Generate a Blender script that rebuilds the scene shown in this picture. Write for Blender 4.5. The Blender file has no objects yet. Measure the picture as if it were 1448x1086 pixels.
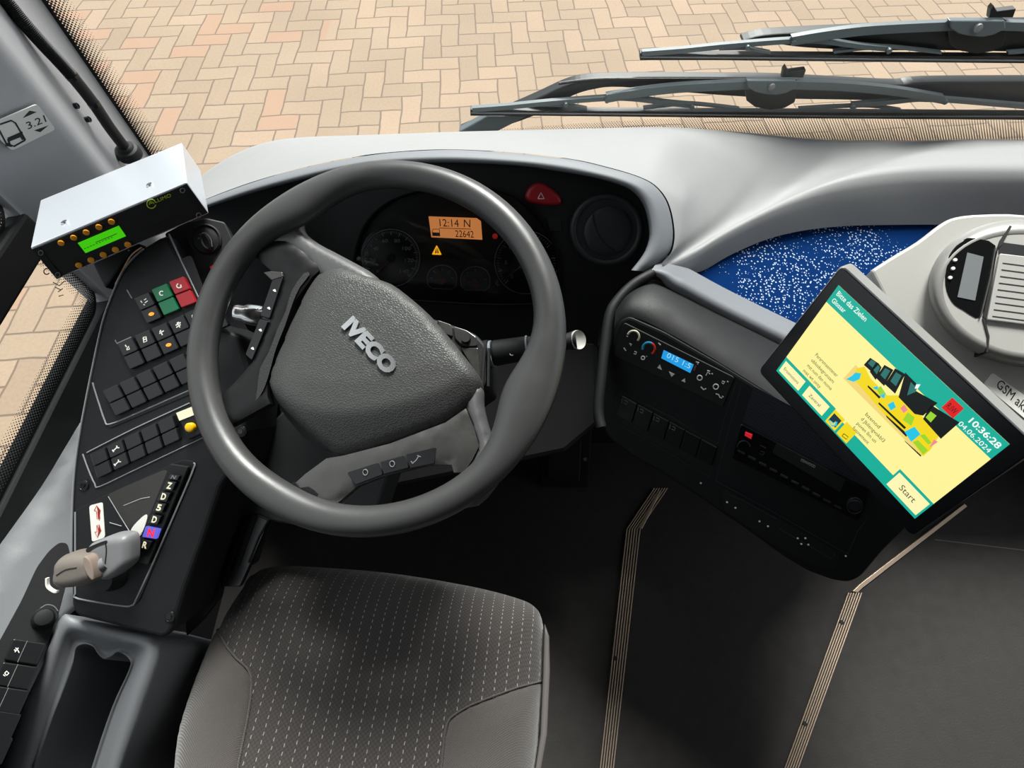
import bpy, bmesh, math, random
from mathutils import Vector, Matrix
from mathutils.geometry import delaunay_2d_cdt
random.seed(4)
sc = bpy.context.scene
COL = sc.collection
# ------------------------------------------------------------------ camera frame (1448 x 1086)
FPX = 730.0
PITCH = math.radians(60)
CC = Vector((0, 0, 1.38))
FW = Vector((0, math.cos(PITCH), -math.sin(PITCH)))
UP = Vector((0, math.sin(PITCH), math.cos(PITCH)))
RT = Vector((1, 0, 0))
def ray(p): return FW + RT * ((p[0] - 724) / FPX) + UP * ((543 - p[1]) / FPX)
def T(px, py, t): return CC + ray((px, py)) * t
def onY(px, py, y):
    q = ray((px, py)); return CC + q * (y / q.y)
def onX(px, py, x):
    q = ray((px, py)); return CC + q * (x / q.x)
def onZ(px, py, z):
    q = ray((px, py)); return CC + q * ((z - CC.z) / q.z)
class Pl:
    """a plane in the cab: origin, normal, and two axes"""
    def __init__(s, O, n):
        s.O = Vector(O); s.n = Vector(n).normalized()
        s.ex = (RT - s.n * RT.dot(s.n)).normalized()
        s.ey = s.n.cross(s.ex)
    def pt(s, p, h=0.0):
        q = ray(p); O = s.O + s.n * h
        return CC + q * ((O - CC).dot(s.n) / q.dot(s.n))
    def xy(s, p, h=0.0):
        d = s.pt(p, h) - s.O
        return Vector((d.dot(s.ex), d.dot(s.ey)))
    def w(s, x, y, h=0.0): return s.O + s.ex * x + s.ey * y + s.n * h
def IP(t): return Pl(CC + FW * t, -FW)
def pl3(a, b, c):
    n = (b - a).cross(c - a)
    if n.dot(CC - a) < 0: n = -n
    return Pl(a, n)
# ------------------------------------------------------------------ materials
def lin(h):
    h = h.lstrip('#'); v = [int(h[i:i + 2], 16) / 255 for i in (0, 2, 4)]
    return tuple([(c / 12.92 if c <= .04045 else ((c + .055) / 1.055) ** 2.4) for c in v] + [1.0])
MATS = {}
def nt(name):
    m = bpy.data.materials.new(name); m.use_nodes = True
    return m, m.node_tree.nodes, m.node_tree.links, m.node_tree.nodes['Principled BSDF']
def plastic(name, hexc, rough=.5, bump=0.0, scale=900, metal=0.0, coat=0.0, spec=.5, wear=0.0, kind='noise', bdist=.001):
    if name in MATS: return MATS[name]
    m, N, L, b = nt(name)
    b.inputs['Base Color'].default_value = lin(hexc); b.inputs['Roughness'].default_value = rough
    b.inputs['Metallic'].default_value = metal; b.inputs['Coat Weight'].default_value = coat
    b.inputs['Specular IOR Level'].default_value = spec
    tc = N.new('ShaderNodeTexCoord')
    if bump:
        if kind == 'voronoi':
            tx = N.new('ShaderNodeTexVoronoi'); tx.feature = 'DISTANCE_TO_EDGE'; out = tx.outputs['Distance']
        else:
            tx = N.new('ShaderNodeTexNoise'); tx.inputs['Detail'].default_value = 2; out = tx.outputs['Fac']
        tx.inputs['Scale'].default_value = scale
        L.new(tc.outputs['Object'], tx.inputs['Vector'])
        if kind == 'voronoi':
            mr = N.new('ShaderNodeMapRange'); mr.inputs[1].default_value = 0; mr.inputs[2].default_value = .25
            L.new(out, mr.inputs[0]); out = mr.outputs[0]
        bp = N.new('ShaderNodeBump'); bp.inputs['Strength'].default_value = bump; bp.inputs['Distance'].default_value = bdist
        L.new(out, bp.inputs['Height']); L.new(bp.outputs['Normal'], b.inputs['Normal'])
    if wear:
        n2 = N.new('ShaderNodeTexNoise'); n2.inputs['Scale'].default_value = 30; n2.inputs['Detail'].default_value = 6
        L.new(tc.outputs['Object'], n2.inputs['Vector'])
        mr = N.new('ShaderNodeMapRange'); mr.inputs[1].default_value = .3; mr.inputs[2].default_value = .7
        mr.inputs[3].default_value = max(.05, rough - wear); mr.inputs[4].default_value = min(1, rough + wear)
        L.new(n2.outputs['Fac'], mr.inputs[0]); L.new(mr.outputs[0], b.inputs['Roughness'])
    MATS[name] = m; return m
def glow(name, hexc, strength=1.0, base=None):
    if name in MATS: return MATS[name]
    m, N, L, b = nt(name)
    b.inputs['Base Color'].default_value = lin(base or '#101010'); b.inputs['Roughness'].default_value = .4
    b.inputs['Emission Color'].default_value = lin(hexc); b.inputs['Emission Strength'].default_value = strength
    MATS[name] = m; return m
def mnode(N, L, op, a, b=None, c=None):
    n = N.new('ShaderNodeMath'); n.operation = op
    for i, v in enumerate((a, b, c)):
        if v is None: continue
        if isinstance(v, (int, float)): n.inputs[i].default_value = v
        else: L.new(v, n.inputs[i])
    return n.outputs[0]
def glass_mat(name='window glass', tint='#f2f7f6', refl=.05):
    if name in MATS: return MATS[name]
    m, N, L, b = nt(name); N.remove(b); out = N['Material Output']
    tr = N.new('ShaderNodeBsdfTransparent'); tr.inputs[0].default_value = lin(tint)
    gl = N.new('ShaderNodeBsdfGlossy'); gl.inputs['Roughness'].default_value = .02
    fr = N.new('ShaderNodeFresnel'); fr.inputs['IOR'].default_value = 1.35
    mx = N.new('ShaderNodeMixShader')
    f = mnode(N, L, 'MULTIPLY', fr.outputs[0], refl * 20)
    L.new(f, mx.inputs[0]); L.new(tr.outputs[0], mx.inputs[1]); L.new(gl.outputs[0], mx.inputs[2])
    L.new(mx.outputs[0], out.inputs['Surface'])
    MATS[name] = m; return m
def frit_mat():
    """ceramic dots printed on glass: solid at v=0 fading to nothing at v=1 (uv in metres along, 0..1 across)"""
    m, N, L, b = nt('frit dots'); out = N['Material Output']
    b.inputs['Base Color'].default_value = lin('#141414'); b.inputs['Roughness'].default_value = .35
    uv = N.new('ShaderNodeUVMap'); sp = N.new('ShaderNodeSeparateXYZ'); L.new(uv.outputs[0], sp.inputs[0])
    PITCHM = .0054
    def cell(off):
        ux = mnode(N, L, 'SUBTRACT', mnode(N, L, 'FRACT', mnode(N, L, 'ADD', mnode(N, L, 'DIVIDE', sp.outputs[0], PITCHM), off)), .5)
        uy = mnode(N, L, 'SUBTRACT', mnode(N, L, 'FRACT', mnode(N, L, 'ADD', mnode(N, L, 'DIVIDE', sp.outputs[1], PITCHM * 1.1), off)), .5)
        return mnode(N, L, 'SQRT', mnode(N, L, 'ADD', mnode(N, L, 'MULTIPLY', ux, ux), mnode(N, L, 'MULTIPLY', uy, uy)))
    d = mnode(N, L, 'MINIMUM', cell(0.0), cell(.5))
    vv = N.new('ShaderNodeAttribute'); vv.attribute_name = 'fade'
    r = mnode(N, L, 'MULTIPLY_ADD', vv.outputs['Fac'], -.36, .40)
    k = mnode(N, L, 'LESS_THAN', d, r)
    tr = N.new('ShaderNodeBsdfTransparent'); mx = N.new('ShaderNodeMixShader')
    L.new(k, mx.inputs[0]); L.new(tr.outputs[0], mx.inputs[1]); L.new(b.outputs[0], mx.inputs[2]); L.new(mx.outputs[0], out.inputs['Surface'])
    return m
def paver_mat():
    m, N, L, b = nt('brick pavers')
    tc = N.new('ShaderNodeTexCoord'); mp = N.new('ShaderNodeMapping')
    mp.inputs['Rotation'].default_value = (0, 0, math.radians(-4)); mp.inputs['Scale'].default_value = (1 / .136, 1 / .158, 1)
    L.new(tc.outputs['Object'], mp.inputs['Vector'])
    wn = N.new('ShaderNodeTexNoise'); wn.inputs['Scale'].default_value = .6; L.new(mp.outputs[0], wn.inputs['Vector'])
    va = N.new('ShaderNodeVectorMath'); va.operation = 'MULTIPLY_ADD'; va.inputs[1].default_value = (.22, .22, 0)
    L.new(wn.outputs['Color'], va.inputs[0]); L.new(mp.outputs[0], va.inputs[2])
    sp = N.new('ShaderNodeSeparateXYZ'); L.new(va.outputs[0], sp.inputs[0])
    x, y = sp.outputs[0], sp.outputs[1]
    i = mnode(N, L, 'FLOOR', x); j = mnode(N, L, 'FLOOR', y)
    fx = mnode(N, L, 'FRACT', x); fy = mnode(N, L, 'FRACT', y)
    md = mnode(N, L, 'FLOORED_MODULO', mnode(N, L, 'SUBTRACT', i, j), 4.0)
    def eq(k): return mnode(N, L, 'COMPARE', md, float(k), .1)
    e0, e1, e2, e3 = eq(0), eq(1), eq(2), eq(3)
    dl = mnode(N, L, 'ADD', fx, mnode(N, L, 'MULTIPLY', e1, 9))
    dr = mnode(N, L, 'ADD', mnode(N, L, 'SUBTRACT', 1, fx), mnode(N, L, 'MULTIPLY', e0, 9))
    db = mnode(N, L, 'ADD', fy, mnode(N, L, 'MULTIPLY', e2, 9))
    dt = mnode(N, L, 'ADD', mnode(N, L, 'SUBTRACT', 1, fy), mnode(N, L, 'MULTIPLY', e3, 9))
    d = mnode(N, L, 'MINIMUM', mnode(N, L, 'MINIMUM', dl, dr), mnode(N, L, 'MINIMUM', db, dt))
    bi = mnode(N, L, 'SUBTRACT', i, e1); bj = mnode(N, L, 'SUBTRACT', j, e2)
    cb = N.new('ShaderNodeCombineXYZ'); L.new(bi, cb.inputs[0]); L.new(bj, cb.inputs[1])
    w = N.new('ShaderNodeTexWhiteNoise'); L.new(cb.outputs[0], w.inputs['Vector'])
    cr = N.new('ShaderNodeValToRGB'); cr.color_ramp.interpolation = 'LINEAR'
    els = cr.color_ramp.elements
    els[0].position = 0; els[0].color = lin('#847260'); els[1].position = 1; els[1].color = lin('#8e7a66')
    for p, c in ((.3, '#8b7966'), (.55, '#877562'), (.8, '#917c69')):
        e = els.new(p); e.color = lin(c)
    L.new(w.outputs['Value'], cr.inputs[0])
    n2 = N.new('ShaderNodeTexNoise'); n2.inputs['Scale'].default_value = 60; n2.inputs['Detail'].default_value = 4
    L.new(tc.outputs['Object'], n2.inputs['Vector'])
    n3 = N.new('ShaderNodeTexNoise'); n3.inputs['Scale'].default_value = 1.2; n3.inputs['Detail'].default_value = 2
    L.new(tc.outputs['Object'], n3.inputs['Vector'])
    v = mnode(N, L, 'ADD', mnode(N, L, 'MULTIPLY_ADD', n2.outputs['Fac'], .3, .70), mnode(N, L, 'MULTIPLY_ADD', n3.outputs['Fac'], .3, .0))
    mx = N.new('ShaderNodeMix'); mx.data_type = 'RGBA'; mx.blend_type = 'MULTIPLY'; mx.inputs[0].default_value = 1
    L.new(cr.outputs[0], mx.inputs[6]); L.new(v, mx.inputs[7])
    # a reddish stretch of paving at the left
    sx = N.new('ShaderNodeSeparateXYZ'); L.new(tc.outputs['Object'], sx.inputs[0])
    rd = mnode(N, L, 'MULTIPLY', mnode(N, L, 'LESS_THAN', sx.outputs[0], -1.45), mnode(N, L, 'GREATER_THAN', w.outputs['Value'], .86))
    mr = N.new('ShaderNodeMix'); mr.data_type = 'RGBA'; mr.inputs[7].default_value = lin('#916c58')
    L.new(mnode(N, L, 'MULTIPLY', rd, .45), mr.inputs[0]); L.new(mx.outputs[2], mr.inputs[6])
    jm = N.new('ShaderNodeMix'); jm.data_type = 'RGBA'; jm.inputs[6].default_value = lin('#645548')
    st = N.new('ShaderNodeMapRange'); st.interpolation_type = 'SMOOTHSTEP'
    st.inputs[1].default_value = .02; st.inputs[2].default_value = .055; L.new(d, st.inputs[0])
    L.new(st.outputs[0], jm.inputs[0]); L.new(mr.outputs[2], jm.inputs[7])
    L.new(jm.outputs[2], b.inputs['Base Color']); b.inputs['Roughness'].default_value = .9
    bp = N.new('ShaderNodeBump'); bp.inputs['Strength'].default_value = .4; bp.inputs['Distance'].default_value = .004
    L.new(st.outputs[0], bp.inputs['Height']); L.new(bp.outputs[0], b.inputs['Normal'])
    return m
def speckle_mat():
    m, N, L, b = nt('blue speckled fabric'); tc = N.new('ShaderNodeTexCoord')
    vo = N.new('ShaderNodeTexVoronoi'); vo.inputs['Scale'].default_value = 205; vo.inputs['Randomness'].default_value = .9
    L.new(tc.outputs['Object'], vo.inputs['Vector'])
    no = N.new('ShaderNodeTexNoise'); no.inputs['Scale'].default_value = 11; L.new(tc.outputs['Object'], no.inputs['Vector'])
    th = mnode(N, L, 'MULTIPLY_ADD', no.outputs['Fac'], 1.3, -.42)
    k = mnode(N, L, 'LESS_THAN', vo.outputs['Distance'], mnode(N, L, 'MINIMUM', th, .30))
    mx = N.new('ShaderNodeMix'); mx.data_type = 'RGBA'; mx.inputs[6].default_value = lin('#04295c'); mx.inputs[7].default_value = lin('#a9b8d0')
    L.new(k, mx.inputs[0])
    v2 = N.new('ShaderNodeTexVoronoi'); v2.inputs['Scale'].default_value = 26; L.new(tc.outputs['Object'], v2.inputs['Vector'])
    sc2 = N.new('ShaderNodeSeparateColor'); L.new(v2.outputs['Color'], sc2.inputs[0])
    k2 = mnode(N, L, 'MULTIPLY', mnode(N, L, 'LESS_THAN', v2.outputs['Distance'], .13), mnode(N, L, 'GREATER_THAN', sc2.outputs[0], .8))
    m2 = N.new('ShaderNodeMix'); m2.data_type = 'RGBA'; m2.inputs[7].default_value = lin('#d99a3c')
    L.new(k2, m2.inputs[0]); L.new(mx.outputs[2], m2.inputs[6]); L.new(m2.outputs[2], b.inputs['Base Color'])
    b.inputs['Roughness'].default_value = .95; b.inputs['Specular IOR Level'].default_value = .05
    return m
def seat_mat(name, base, thread, dash=True):
    m, N, L, b = nt(name); tc = N.new('ShaderNodeTexCoord')
    mp = N.new('ShaderNodeMapping'); mp.inputs['Rotation'].default_value = (0, 0, math.radians(6)); L.new(tc.outputs['Object'], mp.inputs['Vector'])
    sp = N.new('ShaderNodeSeparateXYZ'); L.new(mp.outputs[0], sp.inputs[0]); x, y, z = sp.outputs
    s = mnode(N, L, 'SUBTRACT', y, z)     # length along the roll of the cushion front
    b.inputs['Roughness'].default_value = .95; b.inputs['Sheen Weight'].default_value = .25
    if dash:
        u = mnode(N, L, 'DIVIDE', x, .0165); ui = mnode(N, L, 'FLOOR', u)
        off = mnode(N, L, 'MULTIPLY', mnode(N, L, 'FLOORED_MODULO', ui, 2.0), .5)
        lx = mnode(N, L, 'LESS_THAN', mnode(N, L, 'ABSOLUTE', mnode(N, L, 'SUBTRACT', mnode(N, L, 'FRACT', u), .5)), .036)
        ly = mnode(N, L, 'LESS_THAN', mnode(N, L, 'FRACT', mnode(N, L, 'ADD', mnode(N, L, 'DIVIDE', s, .0098), off)), .45)
        k = mnode(N, L, 'MULTIPLY', lx, ly)
        # coarse weave of the cloth
        wx = mnode(N, L, 'SINE', mnode(N, L, 'MULTIPLY', x, 2 * math.pi / .0065)); wy = mnode(N, L, 'SINE', mnode(N, L, 'MULTIPLY', s, 2 * math.pi / .0065))
        wv = mnode(N, L, 'MULTIPLY_ADD', mnode(N, L, 'MULTIPLY', wx, wy), .5, .5)
    else:
        k = None
        wx = mnode(N, L, 'SINE', mnode(N, L, 'MULTIPLY', x, 2 * math.pi / .003)); wy = mnode(N, L, 'SINE', mnode(N, L, 'MULTIPLY', s, 2 * math.pi / .003))
        wv = mnode(N, L, 'MULTIPLY_ADD', mnode(N, L, 'MULTIPLY', wx, wy), .5, .5)
    mx = N.new('ShaderNodeMix'); mx.data_type = 'RGBA'
    mx.inputs[6].default_value = tuple(c * (.62 if dash else .8) for c in lin(base)[:3]) + (1,); mx.inputs[7].default_value = lin(base); L.new(wv, mx.inputs[0])
    col = mx.outputs[2]
    if k is not None:
        m2 = N.new('ShaderNodeMix'); m2.data_type = 'RGBA'; m2.inputs[7].default_value = lin(thread); L.new(k, m2.inputs[0]); L.new(col, m2.inputs[6]); col = m2.outputs[2]
    L.new(col, b.inputs['Base Color'])
    bp = N.new('ShaderNodeBump'); bp.inputs['Strength'].default_value = .6; bp.inputs['Distance'].default_value = .0012
    L.new(wv, bp.inputs['Height']); L.new(bp.outputs[0], b.inputs['Normal'])
    return m
def grid_mat(name, base, hole, pitch):
    m, N, L, b = nt(name); tc = N.new('ShaderNodeTexCoord'); sp = N.new('ShaderNodeSeparateXYZ'); L.new(tc.outputs['Object'], sp.inputs[0])
    a = mnode(N, L, 'SUBTRACT', sp.outputs[0], sp.outputs[1])
    fa = mnode(N, L, 'LESS_THAN', mnode(N, L, 'FRACT', mnode(N, L, 'DIVIDE', a, pitch * 1.4)), .65)
    fb = mnode(N, L, 'LESS_THAN', mnode(N, L, 'FRACT', mnode(N, L, 'DIVIDE', sp.outputs[2], pitch)), .65)
    mx = N.new('ShaderNodeMix'); mx.data_type = 'RGBA'; mx.inputs[6].default_value = lin(base); mx.inputs[7].default_value = lin(hole)
    L.new(mnode(N, L, 'MULTIPLY', fa, fb), mx.inputs[0]); L.new(mx.outputs[2], b.inputs['Base Color']); b.inputs['Roughness'].default_value = .6
    return m
DASH = plastic('dashboard grey plastic', '#8c8c8d', .55, .35, 1400, wear=.05)
HOOD = plastic('hood band plastic', '#6f7277', .55, .3, 1400)
BLK = plastic('black satin plastic', '#121315', .55, .2, 1200, spec=.35)
BLK2 = plastic('charcoal textured plastic', '#121315', .58, .3, 1300, wear=.06, spec=.35)
BLKG = plastic('black gloss plastic', '#0b0c0e', .22, 0)
DARK = plastic('deep black plastic', '#08090a', .6, .1, 800)
SW = plastic('switch plastic', '#121315', .32, .1, 1500)
RIM = plastic('steering rim skin', '#3c3c3c', .36, .5, 700, kind='voronoi', wear=.06, bdist=.00006)
PAD = plastic('airbag cover leather grain', '#3e3e3d', .48, .85, 340, kind='voronoi', bdist=.00028)
SPK = plastic('spoke skin', '#4c4c4d', .45, .3, 900, wear=.1)
TRIMW = plastic('worn black trim', '#0e0e0f', .42, .4, 300, wear=.12, bdist=.00012, spec=.35)
TRIMG = plastic('worn grey trim', '#4a4948', .30, .3, 300, wear=.15, metal=.45, bdist=.00012)
PILL = plastic('pillar trim plastic', '#9a9b9f', .55, .2, 1500)
SILL = plastic('side panel plastic', '#797b7f', .42, .3, 1500)
STEEL = plastic('painted sheet steel', '#d3d8e0', .32, .05, 400, metal=.5)
SILV = plastic('silver plastic', '#b3b0ac', .42, .12, 1500, metal=.15)
SILVD = plastic('dark silver plastic', '#8d8b88', .40, .12, 1500, metal=.25)
CHROME = plastic('satin chrome', '#d8d8d8', .22, 0, metal=.95)
WHITE = plastic('white print', '#e8e6e0', .5)
CREAM = plastic('cream print', '#efe7c8', .5)
DIM = plastic('dim print', '#6b6c6e', .5)
RUB = plastic('black rubber', '#0e0e0f', .65, .2, 700)
RED = plastic('red plastic', '#a01822', .35)
HAZ = plastic('hazard red plastic', '#9c1a24', .4, .1, 1500)
GREEN = plastic('green plastic', '#0e6a45', .38)
YEL = plastic('yellow plastic', '#f2b800', .35)
ORB = plastic('orange button plastic', '#d98e1e', .4)
FLOORM = plastic('floor vinyl', '#262220', .75, .5, 260, wear=.06)
WALLM = plastic('dark cab lining', '#191a1c', .7, .2, 900)
ROOFM = plastic('roof lining', '#5c5d5f', .8)
ALU = plastic('ribbed aluminium', '#bfa894', .4, 0, metal=.6)
GLASS = glass_mat()
LENS = glass_mat('cluster lens', '#eef0f0', .05)
FRIT = frit_mat()
FABRIC = speckle_mat()
SEAT = seat_mat('seat cloth', '#423d3b', '#948e8a')
BOLS = seat_mat('bolster cloth', '#4e4846', '#6a6a6a', False)
WIPB = plastic('wiper black', '#07090b', .4)
WIPG = plastic('wiper dark grey', '#4d5559', .38, .1, 900)
# ------------------------------------------------------------------ object helpers
def mk(name, verts, faces, mat, parent=None, smooth=False, bevel=0, subsurf=0, seg=2, fixn=False):
    me = bpy.data.meshes.new(name); me.from_pydata([tuple(v) for v in verts], [], faces)
    me.materials.append(mat)
    o = bpy.data.objects.new(name, me); COL.objects.link(o)
    if fixn:
        bm = bmesh.new(); bm.from_mesh(me); bmesh.ops.recalc_face_normals(bm, faces=bm.faces); bm.to_mesh(me); bm.free()
    if smooth:
        for p in me.polygons: p.use_smooth = True
    if bevel:
        md = o.modifiers.new('bevel', 'BEVEL'); md.width = bevel; md.segments = seg; md.limit_method = 'ANGLE'; md.angle_limit = math.radians(40)
    if subsurf:
        md = o.modifiers.new('sub', 'SUBSURF'); md.levels = subsurf; md.render_levels = subsurf
    if parent is not None: adopt(o, parent)
    return o
def adopt(o, parent):
    o.parent = parent
    if parent.type == 'EMPTY': o.matrix_parent_inverse = Matrix.Translation(parent.location).inverted()
def thing(name, label, cat, loc, group=None):
    o = bpy.data.objects.new(name, None); o.empty_display_size = .03; COL.objects.link(o)
    o.location = loc; o['label'] = label; o['category'] = cat
    if group: o['group'] = group
    return o
def tag(o, label, cat, group=None):
    o['label'] = label; o['category'] = cat
    if group: o['group'] = group
    return o
def struct(o): o['kind'] = 'structure'; return o
def merged(name, parts, mat, parent, **k):
    V, Fc = [], []
    for v, f in parts:
        b = len(V); V += v; Fc += [[i + b for i in q] for q in f]
    return mk(name, V, Fc, mat, parent, **k)
def smooth_poly(pts, n=6, closed=True):
    """Catmull-Rom through the points"""
    P = [Vector(p) for p in pts]; out = []; m = len(P)
    for i in range(m if closed else m - 1):
        p0 = P[(i - 1) % m] if closed or i > 0 else P[i]; p1 = P[i]; p2 = P[(i + 1) % m]
        p3 = P[(i + 2) % m] if closed or i + 2 < m else p2
        for k in range(n):
            t = k / n
            out.append(.5 * ((2 * p1) + (p2 - p0) * t + (2 * p0 - 5 * p1 + 4 * p2 - p3) * t * t + (3 * p1 - p0 - 3 * p2 + p3) * t ** 3))
    if not closed: out.append(P[-1])
    return out
def resample(pts, n):
    P = [Vector(p) for p in pts]; L = [0]
    for a, b in zip(P, P[1:]): L.append(L[-1] + (b - a).length)
    out = []; j = 0
    for k in range(n):
        s = L[-1] * k / (n - 1)
        while j < len(P) - 2 and L[j + 1] < s: j += 1
        d = L[j + 1] - L[j]; t = 0 if d == 0 else (s - L[j]) / d
        out.append(P[j].lerp(P[j + 1], min(1, max(0, t))))
    return out
def roundc(pts, r, n=4):
    """round the corners of a closed pixel polygon by r pixels"""
    P = [Vector(p) for p in pts]; out = []; m = len(P)
    for i in range(m):
        a, b, c = P[i - 1], P[i], P[(i + 1) % m]
        d1 = (a - b); d2 = (c - b); q = min(r, d1.length * .45, d2.length * .45)
        s = b + d1.normalized() * q; e = b + d2.normalized() * q
        for k in range(n + 1):
            t = k / n; out.append(s * (1 - t) ** 2 + b * 2 * t * (1 - t) + e * t * t)
    return out
def prism_geo(pl, pts, h0, h1):
    top = [pl.pt(p, h1) for p in pts]; n = len(top)
    low = [v - pl.n * (h1 - h0) for v in top]
    # orientation
    A = sum(((pl.xy(pts[i], h1).x * pl.xy(pts[(i + 1) % n], h1).y - pl.xy(pts[(i + 1) % n], h1).x * pl.xy(pts[i], h1).y) for i in range(n)))
    if A < 0: top.reverse(); low.reverse()
    F = [list(range(n)), list(range(2 * n - 1, n - 1, -1))]
    for i in range(n):
        j = (i + 1) % n; F.append([j, i, n + i, n + j])
    return top + low, F
def prism(name, pl, pts, h0, h1, mat, parent=None, bevel=0, seg=2):
    v, f = prism_geo(pl, pts, h0, h1)
    return mk(name, v, f, mat, parent, bevel=bevel, seg=seg)
def prisms(name, pl, polys, h0, h1, mat, parent=None, bevel=0):
    return merged(name, [prism_geo(pl, p, h0, h1) for p in polys], mat, parent, bevel=bevel)
def box_geo(c, ax, ay, az):
    c = Vector(c); V = []
    for sz in (-1, 1):
        for sx, sy in ((-1, -1), (1, -1), (1, 1), (-1, 1)): V.append(c + ax * sx + ay * sy + az * sz)
    return V, [[3, 2, 1, 0], [4, 5, 6, 7], [0, 1, 5, 4], [1, 2, 6, 5], [2, 3, 7, 6], [3, 0, 4, 7]]
def box(name, lo, hi, mat, parent=None, bevel=0):
    lo, hi = Vector(lo), Vector(hi); c = (lo + hi) / 2; d = (hi - lo) / 2
    v, f = box_geo(c, Vector((d.x, 0, 0)), Vector((0, d.y, 0)), Vector((0, 0, d.z)))
    return mk(name, v, f, mat, parent, bevel=bevel)
def loft_geo(rows, closed=False):
    n = len(rows[0]); V = [v for r in rows for v in r]; F = []
    for i in range(len(rows) - 1):
        for j in range(n if closed else n - 1):
            k = (j + 1) % n
            F.append([i * n + j, i * n + k, (i + 1) * n + k, (i + 1) * n + j])
    return V, F
def face_cam(o):
    """make the faces of an open sheet look to the camera side"""
    me = o.data; s = 0
    for p in me.polygons: s += p.area * (1 if p.normal.dot(CC - p.center) > 0 else -1)
    if s < 0: me.flip_normals()
    return o
def loft(name, rows, mat, parent=None, closed=False, subsurf=0, solid=0):
    v, f = loft_geo(rows, closed)
    o = face_cam(mk(name, v, f, mat, parent, smooth=True))
    if solid:
        md = o.modifiers.new('solid', 'SOLIDIFY'); md.thickness = solid; md.offset = -1
    if subsurf:
        md = o.modifiers.new('sub', 'SUBSURF'); md.levels = subsurf; md.render_levels = subsurf
    return o
def tube_geo(path, radii, n=12, caps=True):
    P = [Vector(p) for p in path]
    if isinstance(radii, (int, float)): radii = [radii] * len(P)
    tan = [(P[min(i + 1, len(P) - 1)] - P[max(i - 1, 0)]).normalized() for i in range(len(P))]
    a = Vector((0, 0, 1)) if abs(tan[0].z) < .9 else Vector((1, 0, 0))
    u = (a - tan[0] * a.dot(tan[0])).normalized(); V = []
    for p, t, r in zip(P, tan, radii):
        u = (u - t * u.dot(t)).normalized(); w = t.cross(u)
        V += [p + (u * math.cos(2 * math.pi * k / n) + w * math.sin(2 * math.pi * k / n)) * r for k in range(n)]
    F = []
    for i in range(len(P) - 1):
        for k in range(n):
            F.append([i * n + k, i * n + (k + 1) % n, (i + 1) * n + (k + 1) % n, (i + 1) * n + k])
    if caps:
        F.append(list(range(n - 1, -1, -1))); F.append([(len(P) - 1) * n + k for k in range(n)])
    return V, F
def smooth_angle(o, deg=40):
    for p in o.data.polygons: p.use_smooth = True
    bm = bmesh.new(); bm.from_mesh(o.data)
    for e in bm.edges:
        if len(e.link_faces) == 2 and e.calc_face_angle(0) > math.radians(deg): e.smooth = False
    bm.to_mesh(o.data); bm.free(); return o
def tube(name, path, r, mat, parent=None, n=12):
    v, f = tube_geo(path, r, n); return smooth_angle(mk(name, v, f, mat, parent), 50)
def tubes(name, paths, r, mat, parent=None, n=8):
    return smooth_angle(merged(name, [tube_geo(p, r, n) for p in paths], mat, parent), 50)
def lathe_geo(O, ax, prof, n=32):
    ax = Vector(ax).normalized(); a = Vector((1, 0, 0)) if abs(ax.x) < .8 else Vector((0, 1, 0))
    u = (a - ax * a.dot(ax)).normalized(); w = ax.cross(u); V = []
    for r, h in prof:
        V += [O + ax * h + (u * math.cos(2 * math.pi * k / n) + w * math.sin(2 * math.pi * k / n)) * max(r, 1e-5) for k in range(n)]
    F = []
    for i in range(len(prof) - 1):
        for k in range(n):
            F.append([i * n + k, i * n + (k + 1) % n, (i + 1) * n + (k + 1) % n, (i + 1) * n + k])
    F.append(list(range(n - 1, -1, -1))); F.append([(len(prof) - 1) * n + k for k in range(n)])
    return V, F
def lathe(name, O, ax, prof, mat, parent=None, n=32, ang=35):
    v, f = lathe_geo(O, ax, prof, n); return smooth_angle(mk(name, v, f, mat, parent, fixn=True), ang)
def disc(name, pl, p, rpx, h0, h1, mat, parent=None, n=24, dome=0.0):
    c = pl.pt(p, h0); r = (pl.pt((p[0] + rpx, p[1]), h0) - c).length
    if dome: prof = [(r, 0), (r, h1 - h0)] + [(r * math.cos(a), h1 - h0 + dome * math.sin(a)) for a in (.35, .7, 1.0, 1.3, 1.55)]
    else: prof = [(r, 0), (r, (h1 - h0) * .8), (r * .94, h1 - h0)]
    return lathe(name, c, pl.n, prof, mat, parent, n)
def ring(name, pl, p, rpx, w, h, mat, parent=None, a0=0, a1=360, n=48, ry=1.0, rot=0):
    """thin raised ring, w = half width in px"""
    pts = []
    for k in range(n + 1):
        a = math.radians(a0 + (a1 - a0) * k / n); pts.append((a,))
    rows = []
    for rr, hh in ((rpx - w, 0), (rpx - w * .6, h), (rpx + w * .6, h), (rpx + w, 0)):
        row = []
        for (a,) in pts:
            x = rr * math.cos(a); y = rr * ry * math.sin(a); c, s = math.cos(rot), math.sin(rot)
            row.append(pl.pt((p[0] + x * c - y * s, p[1] - (x * s + y * c)), hh))
        rows.append(row)
    v, f = loft_geo(rows); return face_cam(mk(name, v, f, mat, parent, smooth=True))
def stroke_geo(pl, line, wpx, h0, h1):
    """a flat stroke along pixel points, as one prism"""
    P = [Vector(p) for p in line]; Lf, Rt = [], []
    for i, p in enumerate(P):
        d = (P[min(i + 1, len(P) - 1)] - P[max(i - 1, 0)]).normalized(); nn = Vector((-d.y, d.x)) * wpx / 2
        Lf.append(p + nn); Rt.append(p - nn)
    return prism_geo(pl, Lf + Rt[::-1], h0, h1)
def strokes(name, pl, lines, wpx, h0, h1, mat, parent=None):
    return merged(name, [stroke_geo(pl, l, wpx, h0, h1) for l in lines], mat, parent)
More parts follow.
